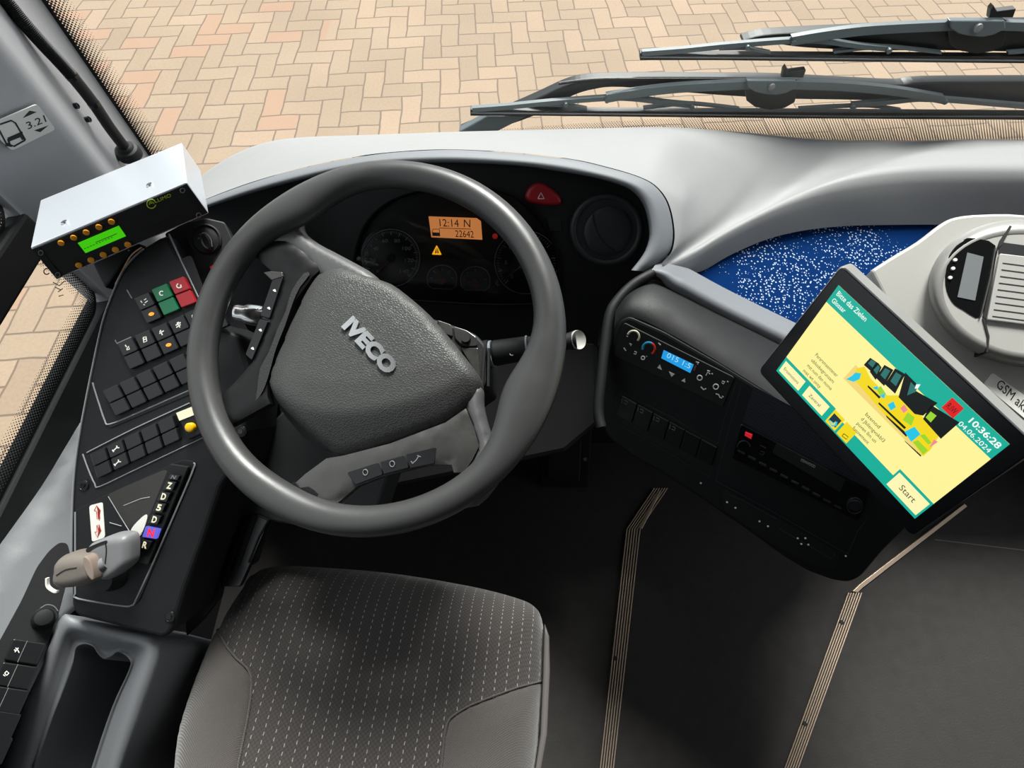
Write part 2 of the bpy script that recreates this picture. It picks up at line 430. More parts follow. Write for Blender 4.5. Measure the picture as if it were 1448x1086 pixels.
def inpoly(x, y, P):
    c = False; j = len(P) - 1
    for i in range(len(P)):
        if (P[i][1] > y) != (P[j][1] > y) and x < (P[j][0] - P[i][0]) * (y - P[i][1]) / (P[j][1] - P[i][1]) + P[i][0]: c = not c
        j = i
    return c
def pdist(x, y, P, closed=True):
    best = 1e9; n = len(P)
    for i in range(n if closed else n - 1):
        ax, ay = P[i][0], P[i][1]; bx, by = P[(i + 1) % n][0], P[(i + 1) % n][1]; dx, dy = bx - ax, by - ay; q = dx * dx + dy * dy
        t = 0 if q == 0 else max(0, min(1, ((x - ax) * dx + (y - ay) * dy) / q))
        best = min(best, (x - ax - t * dx) ** 2 + (y - ay - t * dy) ** 2)
    return math.sqrt(best)
def roll(d, r, depth):
    """height of a rolled edge: -depth at the border, 0 beyond r"""
    if d >= r: return 0.0
    k = 1 - d / r; return -depth * (1 - math.sqrt(max(0, 1 - k * k)))
def patch(name, pl, px, hf, sp, mat, parent=None, skirt=.02, h=0.0, subsurf=0):
    """a sheet over the closed pixel outline; hf(dist to edge, x, y) gives the height; a skirt closes the side"""
    P = [pl.xy(p, h) for p in px]
    # densify border
    Q = []
    for i in range(len(P)):
        a, b = P[i], P[(i + 1) % len(P)]; k = max(1, int((b - a).length / sp))
        for j in range(k): Q.append(a.lerp(b, j / k))
    A = sum(Q[i].x * Q[(i + 1) % len(Q)].y - Q[(i + 1) % len(Q)].x * Q[i].y for i in range(len(Q)))
    if A < 0: Q.reverse()
    n = len(Q); pts = list(Q)
    x0, x1 = min(p.x for p in Q), max(p.x for p in Q); y0, y1 = min(p.y for p in Q), max(p.y for p in Q)
    iy = 0; y = y0
    while y < y1:
        x = x0 + (sp * .5 if iy % 2 else 0)
        while x < x1:
            if inpoly(x, y, Q) and pdist(x, y, Q) > sp * .45: pts.append(Vector((x, y)))
            x += sp
        y += sp * .866; iy += 1
    rv, re, rf, *_ = delaunay_2d_cdt(pts, [(i, (i + 1) % n) for i in range(n)], [], 1, 1e-7)
    V = []; 
    for v in rv:
        V.append(pl.w(v.x, v.y, h + hf(pdist(v.x, v.y, Q), v.x, v.y)))
    F = [list(f) for f in rf]
    me_n = len(V)
    if skirt:
        # border verts were kept first by cdt in input order
        base = len(V)
        for i in range(n): V.append(V[i] - pl.n * skirt)
        for i in range(n):
            j = (i + 1) % n; F.append([j, i, base + i, base + j])
        F.append([base + i for i in range(n - 1, -1, -1)])
    o = mk(name, V, F, mat, parent)
    bm = bmesh.new(); bm.from_mesh(o.data); bmesh.ops.recalc_face_normals(bm, faces=bm.faces); bm.to_mesh(o.data); bm.free()
    if not skirt: face_cam(o)
    smooth_angle(o, 50)
    return o
_txt = {}
def text_geo(s, bold=0.0, shear=0.0):
    key = (s, bold, shear)
    if key not in _txt:
        cu = bpy.data.curves.new('t', 'FONT'); cu.body = s; cu.offset = bold; cu.shear = shear; cu.resolution_u = 3
        o = bpy.data.objects.new('t', cu); COL.objects.link(o)
        me = bpy.data.meshes.new_from_object(o.evaluated_get(bpy.context.evaluated_depsgraph_get()))
        vs = [v.co.copy() for v in me.vertices]; fs = [list(p.vertices) for p in me.polygons]
        bpy.data.objects.remove(o); bpy.data.curves.remove(cu); bpy.data.meshes.remove(me)
        _txt[key] = (vs, fs)
    return _txt[key]
def text(name, s, pl, a, b, up, h, mat, parent=None, bold=0.0, thick=.0004, shear=0.0):
    """lettering: baseline from pixel a to pixel b, cap height given by pixel up (above a)"""
    vs, fs = text_geo(s, bold, shear)
    x0, x1 = min(v.x for v in vs), max(v.x for v in vs); y1 = max(v.y for v in vs); y0 = 0
    A = pl.pt(a, h); X = (pl.pt(b, h) - A) / (x1 - x0); Yv = (pl.pt(up, h) - A) / max(y1, .3)
    V = [A + X * (v.x - x0) + Yv * v.y for v in vs]; n = len(V)
    F = [list(f) for f in fs]
    o = mk(name, V, F, mat, parent); face_cam(o)
    if thick:
        md = o.modifiers.new('solid', 'SOLIDIFY'); md.thickness = thick; md.offset = 0
    return o
def quad(o, ex, ey):      # parallelogram in pixels
    o, ex, ey = Vector(o), Vector(ex), Vector(ey); return [o, o + ex, o + ex + ey, o + ey]
def lerp2(a, b, t): return Vector(a).lerp(Vector(b), t)
def circ(c, r, n=16, ry=None, rot=0):
    ry = ry or r; out = []
    for k in range(n):
        a = 2 * math.pi * k / n; x, y = r * math.cos(a), ry * math.sin(a)
        out.append((c[0] + x * math.cos(rot) - y * math.sin(rot), c[1] + x * math.sin(rot) + y * math.cos(rot)))
    return out
# =================================================================== SETTING
def plate_z(name, z, x0, x1, y0, y1, th, mat): return box(name, (x0, y0, z - th), (x1, y1, z), mat)
g = mk('ground', [(-9, -4, -.75), (9, -4, -.75), (9, 16, -.75), (-9, 16, -.75)], [[0, 1, 2, 3]], paver_mat()); struct(g)
struct(plate_z('floor', 0, -.76, 1.80, -1.7, .66, .05, FLOORM))
struct(plate_z('ceiling', 2.65, -.80, 1.80, -1.7, 1.02, .05, ROOFM))
def wy(x): return 1.0 - .1 * ((x - .5) / 1.23) ** 2          # plan curve of the windscreen
XS = [-.72 + 2.44 * i / 40 for i in range(41)]
struct(loft('wall_front', [[Vector((x, wy(x) - .004, z)) for x in XS] for z in (.64, -.6)], WALLM, solid=.02))
struct(box('wall_bulkhead', (-.72, .60, 0), (1.74, .62, .47), WALLM))
struct(box('wall_left', (-.76, -1.7, -.6), (-.722, .96, .655), WALLM))
struct(box('wall_rear', (-.76, -1.74, -.05), (1.80, -1.7, 2.60), WALLM))
wr = struct(merged('wall_right', [box_geo(((1.76), (y0 + y1) / 2, (z0 + z1) / 2), Vector((.02, 0, 0)), Vector((0, (y1 - y0) / 2, 0)), Vector((0, 0, (z1 - z0) / 2)))
     for y0, y1, z0, z1 in ((-1.7, .96, -.6, .25), (-1.7, -.45, .25, 2.60), (-.45, .96, 2.2, 2.60), (.86, .96, .25, 2.2))], WALLM, None))
wl = struct(merged('wall_upper_left', [box_geo(((-.74), (y0 + y1) / 2, (z0 + z1) / 2), Vector((.018, 0, 0)), Vector((0, (y1 - y0) / 2, 0)), Vector((0, 0, (z1 - z0) / 2)))
     for y0, y1, z0, z1 in ((-1.7, -.75, .655, 2.60), (-.75, .60, 2.1, 2.60))], WALLM, None))
# windscreen
ws = struct(loft('window_1', [[Vector((x, wy(x), z)) for x in XS] for z in [.66, 1.0, 1.4, 1.8, 2.60]], GLASS))
def frit_strip(name, rows, fades, parent):
    v, f = loft_geo(rows); o = mk(name, v, f, FRIT, parent); me = o.data; n = len(rows[0])
    at = me.attributes.new('fade', 'FLOAT', 'POINT')
    for i in range(len(rows)):
        for j in range(n): at.data[i * n + j].value = fades[i][j]
    us = [[0.0] for _ in rows]
    for i, r in enumerate(rows):
        for j in range(1, n): us[i].append(us[i][-1] + (rows[0][j] - rows[0][j - 1]).length)
    vs = [[0.0] * n]
    for i in range(1, len(rows)): vs.append([vs[-1][j] + (rows[i][j] - rows[i - 1][j]).length for j in range(n)])
    uvl = me.uv_layers.new(name='UVMap')
    for lp in me.loops:
        i, j = divmod(lp.vertex_index, n); uvl.data[lp.index].uv = (us[i][j], vs[i][j])
    return o
def ftop(x): return .716 + .040 * min(1, max(0, (x + .20) / 1.0)) ** .8
xs2 = [x for x in XS if x > -.20]
frit_strip('frit_band', [[Vector((x, wy(x) - .003, .69 + (ftop(x) - .69) * k)) for x in xs2] for k in (0, .5, 1)], [[0.15] * len(xs2), [.4] * len(xs2), [.7] * len(xs2)], ws)
zs = [.60 + 1.5 * i / 30 for i in range(31)]
frit_strip('frit_band', [[Vector((x, wy(x) - .003, z)) for z in zs] for x in (-.721, -.713, -.711, -.694, -.676)], [[-.8] * 31, [-.8] * 31, [.05] * 31, [.45] * 31, [.9] * 31], ws)
# side windows
wx = -.735
w2 = mk('window_2', [(wx, -.6, .655), (wx, .60, .655), (wx, .60, .80), (wx, -.6, .80)], [[0, 1, 2, 3]], GLASS); struct(w2)
w3 = mk('window_3', [(wx, -.75, .845), (wx, .60, .845), (wx, .60, 2.1), (wx, -.75, 2.1)], [[0, 1, 2, 3]], GLASS); struct(w3)
w4 = mk('window_4', [(1.765, -.45, .25), (1.765, .86, .25), (1.765, .86, 2.2), (1.765, -.45, 2.2)], [[0, 1, 2, 3]], GLASS); struct(w4)
def corner_path(y0, y1, z0, z1, off, r=.05):
    P = [Vector((-.730, y0 + (y1 - r - y0) * k / 20, z0 + off)) for k in range(20)]
    for k in range(9):
        a = -math.pi / 2 + math.pi / 2 * k / 8; P.append(Vector((-.730, y1 - r + (r - off) * math.cos(a), z0 + r + (r - off) * math.sin(a))))
    for k in range(1, 5): P.append(Vector((-.730, y1 - off, z0 + r + (z1 - z0 - r) * k / 4)))
    return P
for (z0, z1, w, pr) in ((.658, .80, .044, w2), (.846, 1.6, .05, w3)):
    rows = [corner_path(-.5, .60, z0, z1, w * k) for k in (0, .12, .5, 1)]
    n = len(rows[0]); frit_strip('frit_band', rows, [[-.5] * n, [.0] * n, [.35] * n, [.85] * n], pr)
struct(box('trim_2', (-.742, -.75, .793), (-.715, .60, .849), RUB, bevel=.006))
# windscreen pillar with its crease
prof = [(-.75, .585), (-.722, .592), (-.718, .60), (-.694, .645), (-.672, .688), (-.664, .706), (-.663, .722), (-.669, .742), (-.690, .805), (-.708, .865), (-.719, .905), (-.74, .915)]
pf = smooth_poly([(a, b, 0) for a, b in prof], 4, False)
pil = loft('trim_1', [[Vector((p.x, p.y - .02 * max(0, z - 1.0), z)) for p in pf] for z in (.55, .8, 1.0, 1.4, 2.60)], PILL); struct(pil)
for px, py in ((106, 150), (123, 169)):
    o = lathe('screw', onX(px, py, -.679) , Vector((.9, .25, 0)), [(.004, -.004), (.0045, .004), (.003, .0055)], BLKG, pil, 12)
# floor edging strips
FP = Pl((0, 0, 0), (0, 0, 1))
def edging(name, px, wpx, label):
    t = thing(name, label, 'floor edging', FP.pt(px[1]), 'metal edging strips in the floor')
    n = 6
    lines = []
    L = [Vector(p) for p in px]; wv = Vector(wpx)
    prism('backing', FP, [p for p in L] + [p + wv for p in L[::-1]], 0, .003, WALLM, t)
    for k in range(n):
        a, b = k / n + .03, (k + 1) / n - .06
        prism('rib', FP, [p + wv * a for p in L] + [p + wv * b for p in L[::-1]], .003, .007, ALU, t, bevel=.0006)
    return t
e1 = edging('floor_edging_strip', [(924, 690), (885, 748), (846, 1100)], (22, 0), 'left ribbed metal edging strip running back across the dark floor from under the radio console')
e2 = edging('floor_edging_strip', [(1199, 838), (1104, 1100)], (22, 0), 'right ribbed metal edging strip running back across the dark floor below the ticket screen')
for (x, y) in ((870, 931),): disc('screw', FP, (x, y), 3, .004, .0085, RUB, e1, 10)
for (x, y) in ((1189, 880), (1137, 1023)): disc('screw', FP, (x, y), 3, .004, .0085, RUB, e2, 10)
prism('side_rib', FP, [(1213, 838), (1219, 832), (1368, 716), (1364, 712), (1216, 826), (1206, 836)], 0, .008, ALU, e2, bevel=.001)
prism('side_rib', FP, [(903, 745), (908, 748), (935, 694), (931, 693)], 0, .008, ALU, e1, bevel=.001)
# pedals
pd = thing('accelerator_pedal', 'black accelerator pedal in a floor frame right of the steering wheel', 'pedal', onZ(800, 660, 0))
PP0 = pl3(onZ(765, 688, .01), onZ(832, 690, .01), T(800, 560, 1.32))
prism('pedal_frame', PP0, [(764, 688), (764, 676), (772, 560), (840, 565), (832, 690)], -.03, .0, BLK2, pd, bevel=.004)
prism('pedal_plate', PP0, [(773, 678), (779, 585), (824, 588), (820, 682)], .004, .016, DARK, pd, bevel=.004)
disc('screw', PP0, (827, 648), 3, 0, .006, CHROME, pd, 10)
disc('screw', PP0, (775, 637), 2, 0, .006, CHROME, pd, 10)

struct(strokes('trim_3', FP, [[(1322, 763), (1448, 778), (1560, 791)]], 1.2, 0, .0006, plastic('floor seam', '#5a5450', .6)))
w2p = Pl((-.7335, 0, 0), (1, 0, 0))
ring('window_print', w2p, (66, 384), 4, .8, .0003, RUB, w2, 60, 330, 16)
strokes('window_print', w2p, [[(75, 399), (84, 404)], [(84, 404), (92, 397)], [(78, 406), (86, 410)], [(82, 413), (89, 408)], [(83, 419), (90, 417)]], 1.1, 0, .0003, RUB, w2)
# =================================================================== DASHBOARD
W = [(262, 268, .865), (285, 247, .885), (320, 222, .90), (357, 205, .915), (394, 196, .925), (444, 192, .935), (519, 190, .95), (630, 186, .958), (731, 183, .965), (800, 180.5, .97), (850, 179, .97), (900, 177, .972),
     (950, 176, .975), (1000, 176, .977), (1060, 180, .978), (1110, 184, .978), (1150, 187, .978), (1200, 190, .978), (1240, 191, .978), (1280, 192, .978), (1330, 193, .978), (1390, 194, .976), (1448, 195, .975), (1520, 196, .972), (1600, 197, .968), (1720, 198, .955)]
Lo = [(275, 291, .86), (290, 282, .86), (345, 261, .86), (394, 246, .862), (444, 233, .864), (494, 223, .866), (543, 216, .867), (630, 211, .868), (731, 216, .872), (810, 225, .876), (862, 237, .878), (902, 249, .878),
      (928, 263, .876), (946, 288, .874), (954, 327, .868), (950, 356, .862), (936, 377, .855), (985, 386, .925), (1030, 362, .938), (1080, 340, .948), (1130, 327, .955), (1190, 320, .965), (1260, 318, .972), (1350, 318, .98), (1450, 322, .985), (1570, 326, .985)]
Rg = {13: (965, 280, .89), 14: (968, 310, .885), 15: (960, 345, .872), 16: (940, 375, .857), 17: (972, 356, .885), 18: (1008, 332, .90), 19: (1054, 306, .91), 20: (1104, 281, .918), 21: (1148, 264, .922), 22: (1198, 250, .926), 23: (1266, 241, .93), 24: (1360, 239, .932), 25: (1490, 240, .93)}
dash = thing('dashboard', 'grey moulded dashboard under the windscreen with hooded instrument binnacle', 'dashboard', (0.1, .8, .5))
cw, cr, cv, cs, cl = [], [], [], [], []
for i in range(len(W)):
    a = onY(*W[i][:2], W[i][2])
    for _ in range(6): a = onY(*W[i][:2], wy(a.x) - .007)
    b = T(*Lo[i])
    if i in Rg: r = T(*Rg[i])
    else: r = b.lerp(a, .04)
    k = max(0, 1 - abs(i - 16.4) / 4.2) ** .7
    v = a.lerp(r, .50) + Vector((0, 0, .004 - .078 * k))
    cw.append(a); cv.append(v); cr.append(r); cl.append(b)
    cs.append(r.lerp(b, .5) + (Vector((0, 0, .004)) if i > 16 else Vector((0, 0, 0))))
cv0 = [a.lerp(v, .22) + Vector((0, 0, .003)) for a, v in zip(cw, cv)]
cv1 = [v.lerp(r, .6) + Vector((0, 0, .002)) for v, r in zip(cv, cr)]
cd = [a + Vector((0, .002, -.05)) for a in cw]
def fine(row): return smooth_poly(row, 4, False)
loft('cowl', [fine(r) for r in (cd, cw, cv0, cv, cv1, cr, cs, cl)], DASH, dash, subsurf=1)
# hood band round the binnacle
cre = smooth_poly([(266, 295), (290, 282.5), (345, 261.5), (394, 246.5), (444, 234), (494, 224.3), (543, 217), (600, 212.8), (652, 212), (731, 217), (810, 226), (862, 238), (902, 250), (927, 264), (944, 289), (951.5, 327), (947, 356), (930, 373), (912, 384)], 5, False)
bnd = smooth_poly([(272, 303), (294, 293), (369, 269), (454, 247), (500, 238), (550, 232), (600, 230), (652, 230), (731, 234), (784, 241), (836, 250), (876, 261), (897, 272), (912, 293), (919, 327), (915, 350), (906, 366), (893, 382)], 5, False)
NB = 90
A1, B1 = resample(cre, NB), resample(bnd, NB)
def hood_t(k): return .858 + .006 * math.sin(math.pi * k)
rows = []
for (m, dt, lift) in ((0, .012, 0), (0, .002, 0), (.12, -.004, 0), (.5, -.010, 0), (.85, -.012, 0), (1, -.006, 0), (1.02, .01, 0), (1.03, .05, 0)):
    rows.append([T(*(Vector(A1[i]).lerp(Vector(B1[i]), m)), hood_t(i / (NB - 1)) + dt) for i in range(NB)])
loft('instrument_hood', rows, HOOD, dash)
FA = Pl(T(650, 340, .92), (0, -.78, .62))
out = [tuple(p) for p in B1] + [(868, 414), (850, 450), (846, 480), (840, 530), (760, 560), (650, 540), (520, 500), (430, 470), (330, 430), (268, 350)]
prism('fascia', FA, out, -.03, 0, BLK, dash)
# blue fabric inlay
BP = pl3(T(985, 386, .928), T(1260, 318, .978), T(1115, 470, .905))
patch('fabric_inlay', BP, [(984, 387), (1030, 360), (1080, 338), (1130, 325), (1190, 318), (1260, 316), (1350, 316), (1440, 320), (1430, 420), (1330, 520), (1240, 540), (1115, 470), (1050, 428), (1010, 402)], lambda d, x, y: 0, .02, FABRIC, dash, skirt=.02, h=-.002)
# lip along the lower edge of the inlay
lip = smooth_poly([(921, 383, .845), (938, 389, .845), (952, 400, .848), (975, 413, .852), (1010, 432, .856), (1060, 457, .858), (1120, 486, .856), (1200, 525, .85), (1290, 570, .84)], 6, False)
n = len(lip)
tube('lip', [T(p.x, p.y, p.z) for p in lip], [.004 + .009 * min(1, i / 14) for i in range(n)], HOOD, dash, 16)
lip2 = smooth_poly([(1000, 400, .882), (1050, 428, .885), (1115, 465, .885), (1200, 510, .88)], 6, False)
loft('lip_ledge', [[T(p.x, p.y, p.z) for p in resample(lip, 30)], [T(p.x + 10, p.y - 16, p.z + .02) for p in resample(lip, 30)], [T(p.x + 16, p.y - 24, p.z + .055) for p in resample(lip, 30)]], HOOD, dash)
# lower skin between binnacle and console
edge = smooth_poly([(924, 386, .848), (896, 402, .845), (874, 424, .84), (862, 446, .835), (855, 490, .83), (850, 535, .825), (846, 580, .82), (850, 604, .815)], 6, False)
tube('console_edge_moulding', [T(p.x, p.y, p.z) for p in edge], .0085, BLK2, dash, 14)
# air vent
VENTM = plastic('vent plastic', '#2a2d31', .5, .2, 1300)
av = prism('air_vent', FA, circ((857, 325), 51, 40, 51), -.004, .004, VENTM, dash, bevel=.003)
ring('vent_ring', FA, (858, 325), 47, 5, .008, VENTM, av)
disc('vent_flap', FA, (859, 327), 33, .004, .009, VENTM, av, 40, dome=.004)
strokes('vent_slot', FA, [smooth_poly([(838, 299), (841, 318), (852, 340), (872, 357)], 5, False)], 1.2, .011, .0135, DARK, av)
# hazard and blank button
hz = patch('hazard_button', FA, smooth_poly([(743, 275), (749, 264), (761, 258), (772, 261), (786, 271), (794, 281), (793, 289), (783, 291), (765, 290), (750, 287), (744, 282)], 3), lambda d, x, y: roll(d, .008, .006), .003, HAZ, dash, skirt=.01, h=.009)
strokes('warning_triangle', FA, [[(761, 281), (769.5, 281), (765, 272.5), (760.6, 280.6)]], 1.1, .0092, .0098, WHITE, hz)
prism('blank_button', FA, quad((774, 307), (19, 1), (2, 20)), 0, .003, BLK2, dash, bevel=.001)
# dark panel under the fascia
KP = IP(.98)
prism('knee_panel', KP, [(380, 460), (846, 480), (848, 600), (800, 640), (560, 690), (400, 640)], -.03, -.01, DARK, dash, bevel=.01)

# =================================================================== INSTRUMENT CLUSTER
cl_ = thing('instrument_cluster', 'black instrument cluster with round dials and orange display behind the steering wheel', 'instrument cluster', FA.pt((650, 350)))
cout = smooth_poly([(500, 400), (502, 350), (520, 310), (552, 283), (600, 268), (660, 262), (715, 272), (757, 300), (785, 345), (792, 385), (780, 425), (700, 432), (560, 424), (520, 418)], 4)
patch('housing', FA, cout, lambda d, x, y: 0.0, .02, DARK, cl_, skirt=.001, h=.0015)
rim_rows = []
for off, hh in ((1.0, .0006), (1.0, .012), (.985, .014), (.965, .006)):
    rim_rows.append([FA.pt(Vector((648, 350)).lerp(Vector(p), off), hh) for p in cout + cout[:1]])
loft('bezel', rim_rows, plastic('matt black', '#0a0a0b', .9, spec=.1), cl_)
DIALG = plastic('dial print', '#8a8f96', .5)
NEED = plastic('needle red', '#8a3a2c', .4)
def dial(name, c, r, a0, a1, nt_, needle, nums=(), lr=.74):
    d = disc(name, FA, c, r, .0014, .0026, BLKG, cl_, 48)
    ring('chrome_ring', FA, c, r * .97, .9, .0035, DIALG, d)
    ls, ss = [], []
    for k in range(nt_ + 1):
        a = math.radians(a0 + (a1 - a0) * k / nt_); r1 = r * (.78 if k % 5 == 0 else .84)
        (ls if k % 5 == 0 else ss).append([(c[0] + r1 * math.cos(a), c[1] - r1 * math.sin(a)), (c[0] + r * .91 * math.cos(a), c[1] - r * .91 * math.sin(a))])
    strokes('scale_mark', FA, ls, 1.1, .0027, .0032, DIALG, d); strokes('scale_mark', FA, ss, .6, .0027, .0032, DIALG, d)
    for k, s in enumerate(nums):
        a = math.radians(a0 + (a1 - a0) * k / (len(nums) - 1)); q = (c[0] + r * .62 * math.cos(a), c[1] - r * .62 * math.sin(a)); w = 2.0 * len(s)
        text('numeral', s, FA, (q[0] - w, q[1] + 2.5), (q[0] + w, q[1] + 2.5), (q[0] - w, q[1] - 2.5), .0029, DIALG, d)
    a = math.radians(needle)
    strokes('needle', FA, [[c, (c[0] + r * .72 * math.cos(a), c[1] - r * .72 * math.sin(a))]], 1.3, .004, .005, NEED, d)
    disc('needle_hub', FA, c, r * .14, .003, .007, BLK2, d, 16)
    return d
dial('speedometer', (553, 365), 42, 225, -45, 70, 226, ('0', '20', '40', '60', '80', '100', '120', '140'))
dial('tachometer', (744, 371), 46, 225, -45, 50, 218, ('0', '5', '10', '15', '20', '25', '30'))
for c, nm in (((625, 395), 'fuel_gauge'), ((672, 397), 'temperature_gauge')):
    pts = [(c[0] + 21 * math.cos(math.radians(a)), c[1] - 2 - 18 * math.sin(math.radians(a))) for a in range(0, 181, 12)] + [(c[0] - 20, c[1] + 8), (c[0] - 14, c[1] + 13), (c[0] + 14, c[1] + 14), (c[0] + 20, c[1] + 9)]
    d = prism(nm, FA, pts, .0014, .0026, BLKG, cl_)
    strokes('chrome_ring', FA, [pts + pts[:1]], 1.1, .0026, .0034, DIALG, d)
    strokes('scale_mark', FA, [[(c[0] + 13 * math.cos(math.radians(a)), c[1] - 2 - 11 * math.sin(math.radians(a))), (c[0] + 17 * math.cos(math.radians(a)), c[1] - 2 - 14.5 * math.sin(math.radians(a)))] for a in range(0, 181, 45)], 1, .0027, .0032, DIALG, d)
    strokes('needle', FA, [[(c[0], c[1] + 3), (c[0] - (5 if nm == 'fuel_gauge' else 15), c[1] - (13 if nm == 'fuel_gauge' else 2))]], 1.3, .004, .005, NEED, d)
    disc('needle_hub', FA, (c[0], c[1] + 3), 5, .003, .006, NEED, d, 16)
dp = prism('display', FA, [(606, 306), (674, 308.5), (680, 313), (682, 339), (610, 335.5)], .001, .004, glow('amber lcd', '#d8874a', .78), cl_)
LCDK = plastic('lcd ink', '#4a1d0c', .5)
text('clock_reading', '12:14', FA, (622, 320), (649, 321), (621, 309.5), .0042, LCDK, dp, thick=.0002)
text('gear_reading', 'N', FA, (656, 321), (665, 321.3), (656, 310.5), .0042, LCDK, dp, thick=.0002)
text('odometer_reading', '22642', FA, (644, 335), (670, 336), (643.5, 325.5), .0042, LCDK, dp, thick=.0002)
strokes('divider_line', FA, [[(621, 322.5), (666, 324)]], .8, .0041, .0044, LCDK, dp)
strokes('bus_symbol', FA, [[(612, 334), (611, 326), (613, 324), (621, 324), (622, 334)]], .9, .0041, .0044, LCDK, dp)
prism('bus_symbol', FA, [(611.5, 328.5), (622, 329), (622, 334), (612, 333.6)], .0041, .0044, LCDK, dp)
wl_ = prism('warning_light', FA, roundc([(610.5, 360), (624.5, 360.5), (617.4, 346.5)], 1.5), .001, .003, glow('amber lamp', '#ffb31a', 1.0), cl_)
prisms('warning_symbol', FA, [[(615, 358), (616.8, 351), (617.3, 351), (617.3, 358)], [(618.3, 358), (618.3, 351), (618.8, 351), (620.4, 358)]], .0031, .0034, LCDK, wl_)
prism('brake_warning_light', FA, circ((700, 334), 4, 12), .001, .003, glow('red lamp', '#8a1c14', .6), cl_)
prism('beam_symbol', FA, [(702, 395), (705, 398), (703, 402), (707, 402), (703, 405), (700, 401)], .001, .003, DIM, cl_)
patch('lens', FA, [tuple(Vector((648, 350)).lerp(Vector(p), .97)) for p in cout], lambda d, x, y: 0.0, .03, LENS, cl_, skirt=0, h=.009)

# =================================================================== STEERING COLUMN AND STALKS
WN = Vector((-.1025, -.3181, .9425)).normalized()
WC = T(525.4, 475.6, .6156)
WP = Pl(WC, WN)
col = thing('steering_column', 'black steering column with ignition lock and control stalks behind the wheel', 'steering column', WP.pt((560, 500), -.25))
prism('shroud', WP, roundc([(430, 420), (560, 430), (617, 452), (640, 459), (672, 471), (688, 488), (688, 545), (676, 552), (620, 600), (470, 620), (400, 560), (400, 470)], 8), -.16, -.055, BLK2, col, bevel=.004)
for pg, nm in (([(617, 452), (638, 459), (640, 476), (626, 470)], 'upper'), ([(641, 461), (660, 467), (674, 477), (675, 489), (655, 490), (643, 478)], 'mid'), ([(652, 492), (676, 492), (679, 536), (664, 512)], 'low')):
    prism('shroud_inset', WP, roundc(pg, 3), -.056, -.052, TRIMG, col, bevel=.001)
strokes('shroud_rib', WP, [[(686, 486), (684, 510), (682, 545)], [(691, 492), (690, 546)]], 3, -.06, -.05, BLK2, col)
lk = disc('ignition_lock', WP, (660, 480), 6.5, -.054, -.046, RUB, col, 20)
ring('lock_ring', WP, (660, 480), 3.6, .8, .001, DIALG, lk) if False else None
def axis_lathe(name, a, b, prof, mat, parent, n=24):
    d = b - a; L = d.length
    return lathe(name, a, d, [(r, s * L) for r, s in prof], mat, parent, n, 40)
sa, sb = WP.pt((684, 502), -.075), WP.pt((815, 481), -.062)
stk = axis_lathe('control_stalk', sa, sb, [(.010, -.05), (.012, 0), (.019, .02), (.019, .07), (.016, .08), (.016, .12), (.017, .13), (.0155, .46), (.0155, .50), (.0145, .505), (.011, .80), (.0105, .90), (.012, .97), (.0125, 1)], BLK2, col)
axis_lathe('stalk_ring', sa, sb, [(.0165, .075), (.0175, .08), (.0175, .10), (.0165, .105)], DIALG, stk)
axis_lathe('stalk_ring', sa, sb, [(.0155, .475), (.0162, .48), (.0162, .49), (.0155, .495)], DIALG, stk)
capn = ((CC - sb).normalized() + (sb - sa).normalized() * 1.0).normalized()
lathe('stalk_end_cap', sb - capn * .004, capn, [(.0105, 0), (.0125, .006), (.012, .009), (.008, .0065), (.001, .005)], SILV, stk, 24)
SP_ = Pl(sa.lerp(sb, .27) + (CC - sa).normalized() * .0158, (CC - sa).normalized())
ring('lamp_symbol', SP_, (724, 499), 3.4, .7, .0006, WHITE, stk, 20, 340, 20)
la, lb = WP.pt((420, 455), -.08), WP.pt((331, 441), -.05)
sl = axis_lathe('left_stalk', la, lb, [(.012, 0), (.011, .4), (.010, .55), (.014, .56), (.0145, .62), (.0135, .8), (.0105, .86), (.0105, .95), (.009, 1)], CHROME, col)
# =================================================================== STEERING WHEEL
sw = thing('steering_wheel', 'dark grey bus steering wheel turned to one side with a chrome-lettered airbag cover', 'steering wheel', WC)
def ang(px, py):
    v = WP.xy((px, py)); return math.atan2(v.y, v.x)
RO = .231
bul = [(ang(742, 560), .0125, .34), (ang(424, 288), .0085, .30), (ang(400, 690), .002, .3)]
rows = []; NR, NS = 128, 18
for s in range(NS):
    ph = 2 * math.pi * s / NS; row = []
    for k in range(NR):
        a = 2 * math.pi * k / NR; hw = .0172
        for c, amp, wd in bul:
            d = (a - c + math.pi) % (2 * math.pi) - math.pi; hw += amp * math.exp(-(d / wd) ** 2 * 1.2)
        rc = RO - hw; x = rc + hw * math.cos(ph); z = .0165 * math.sin(ph)
        row.append(WP.w(x * math.cos(a), x * math.sin(a), z))
    rows.append(row)
rows.append(rows[0])
v, f = [], []
for s in range(NS):
    v += rows[s]
for s in range(NS):
    t_ = (s + 1) % NS
    for k in range(NR):
        k2 = (k + 1) % NR; f.append([s * NR + k, s * NR + k2, t_ * NR + k2, t_ * NR + k])
mk('rim', v, f, RIM, sw, smooth=True, fixn=True)
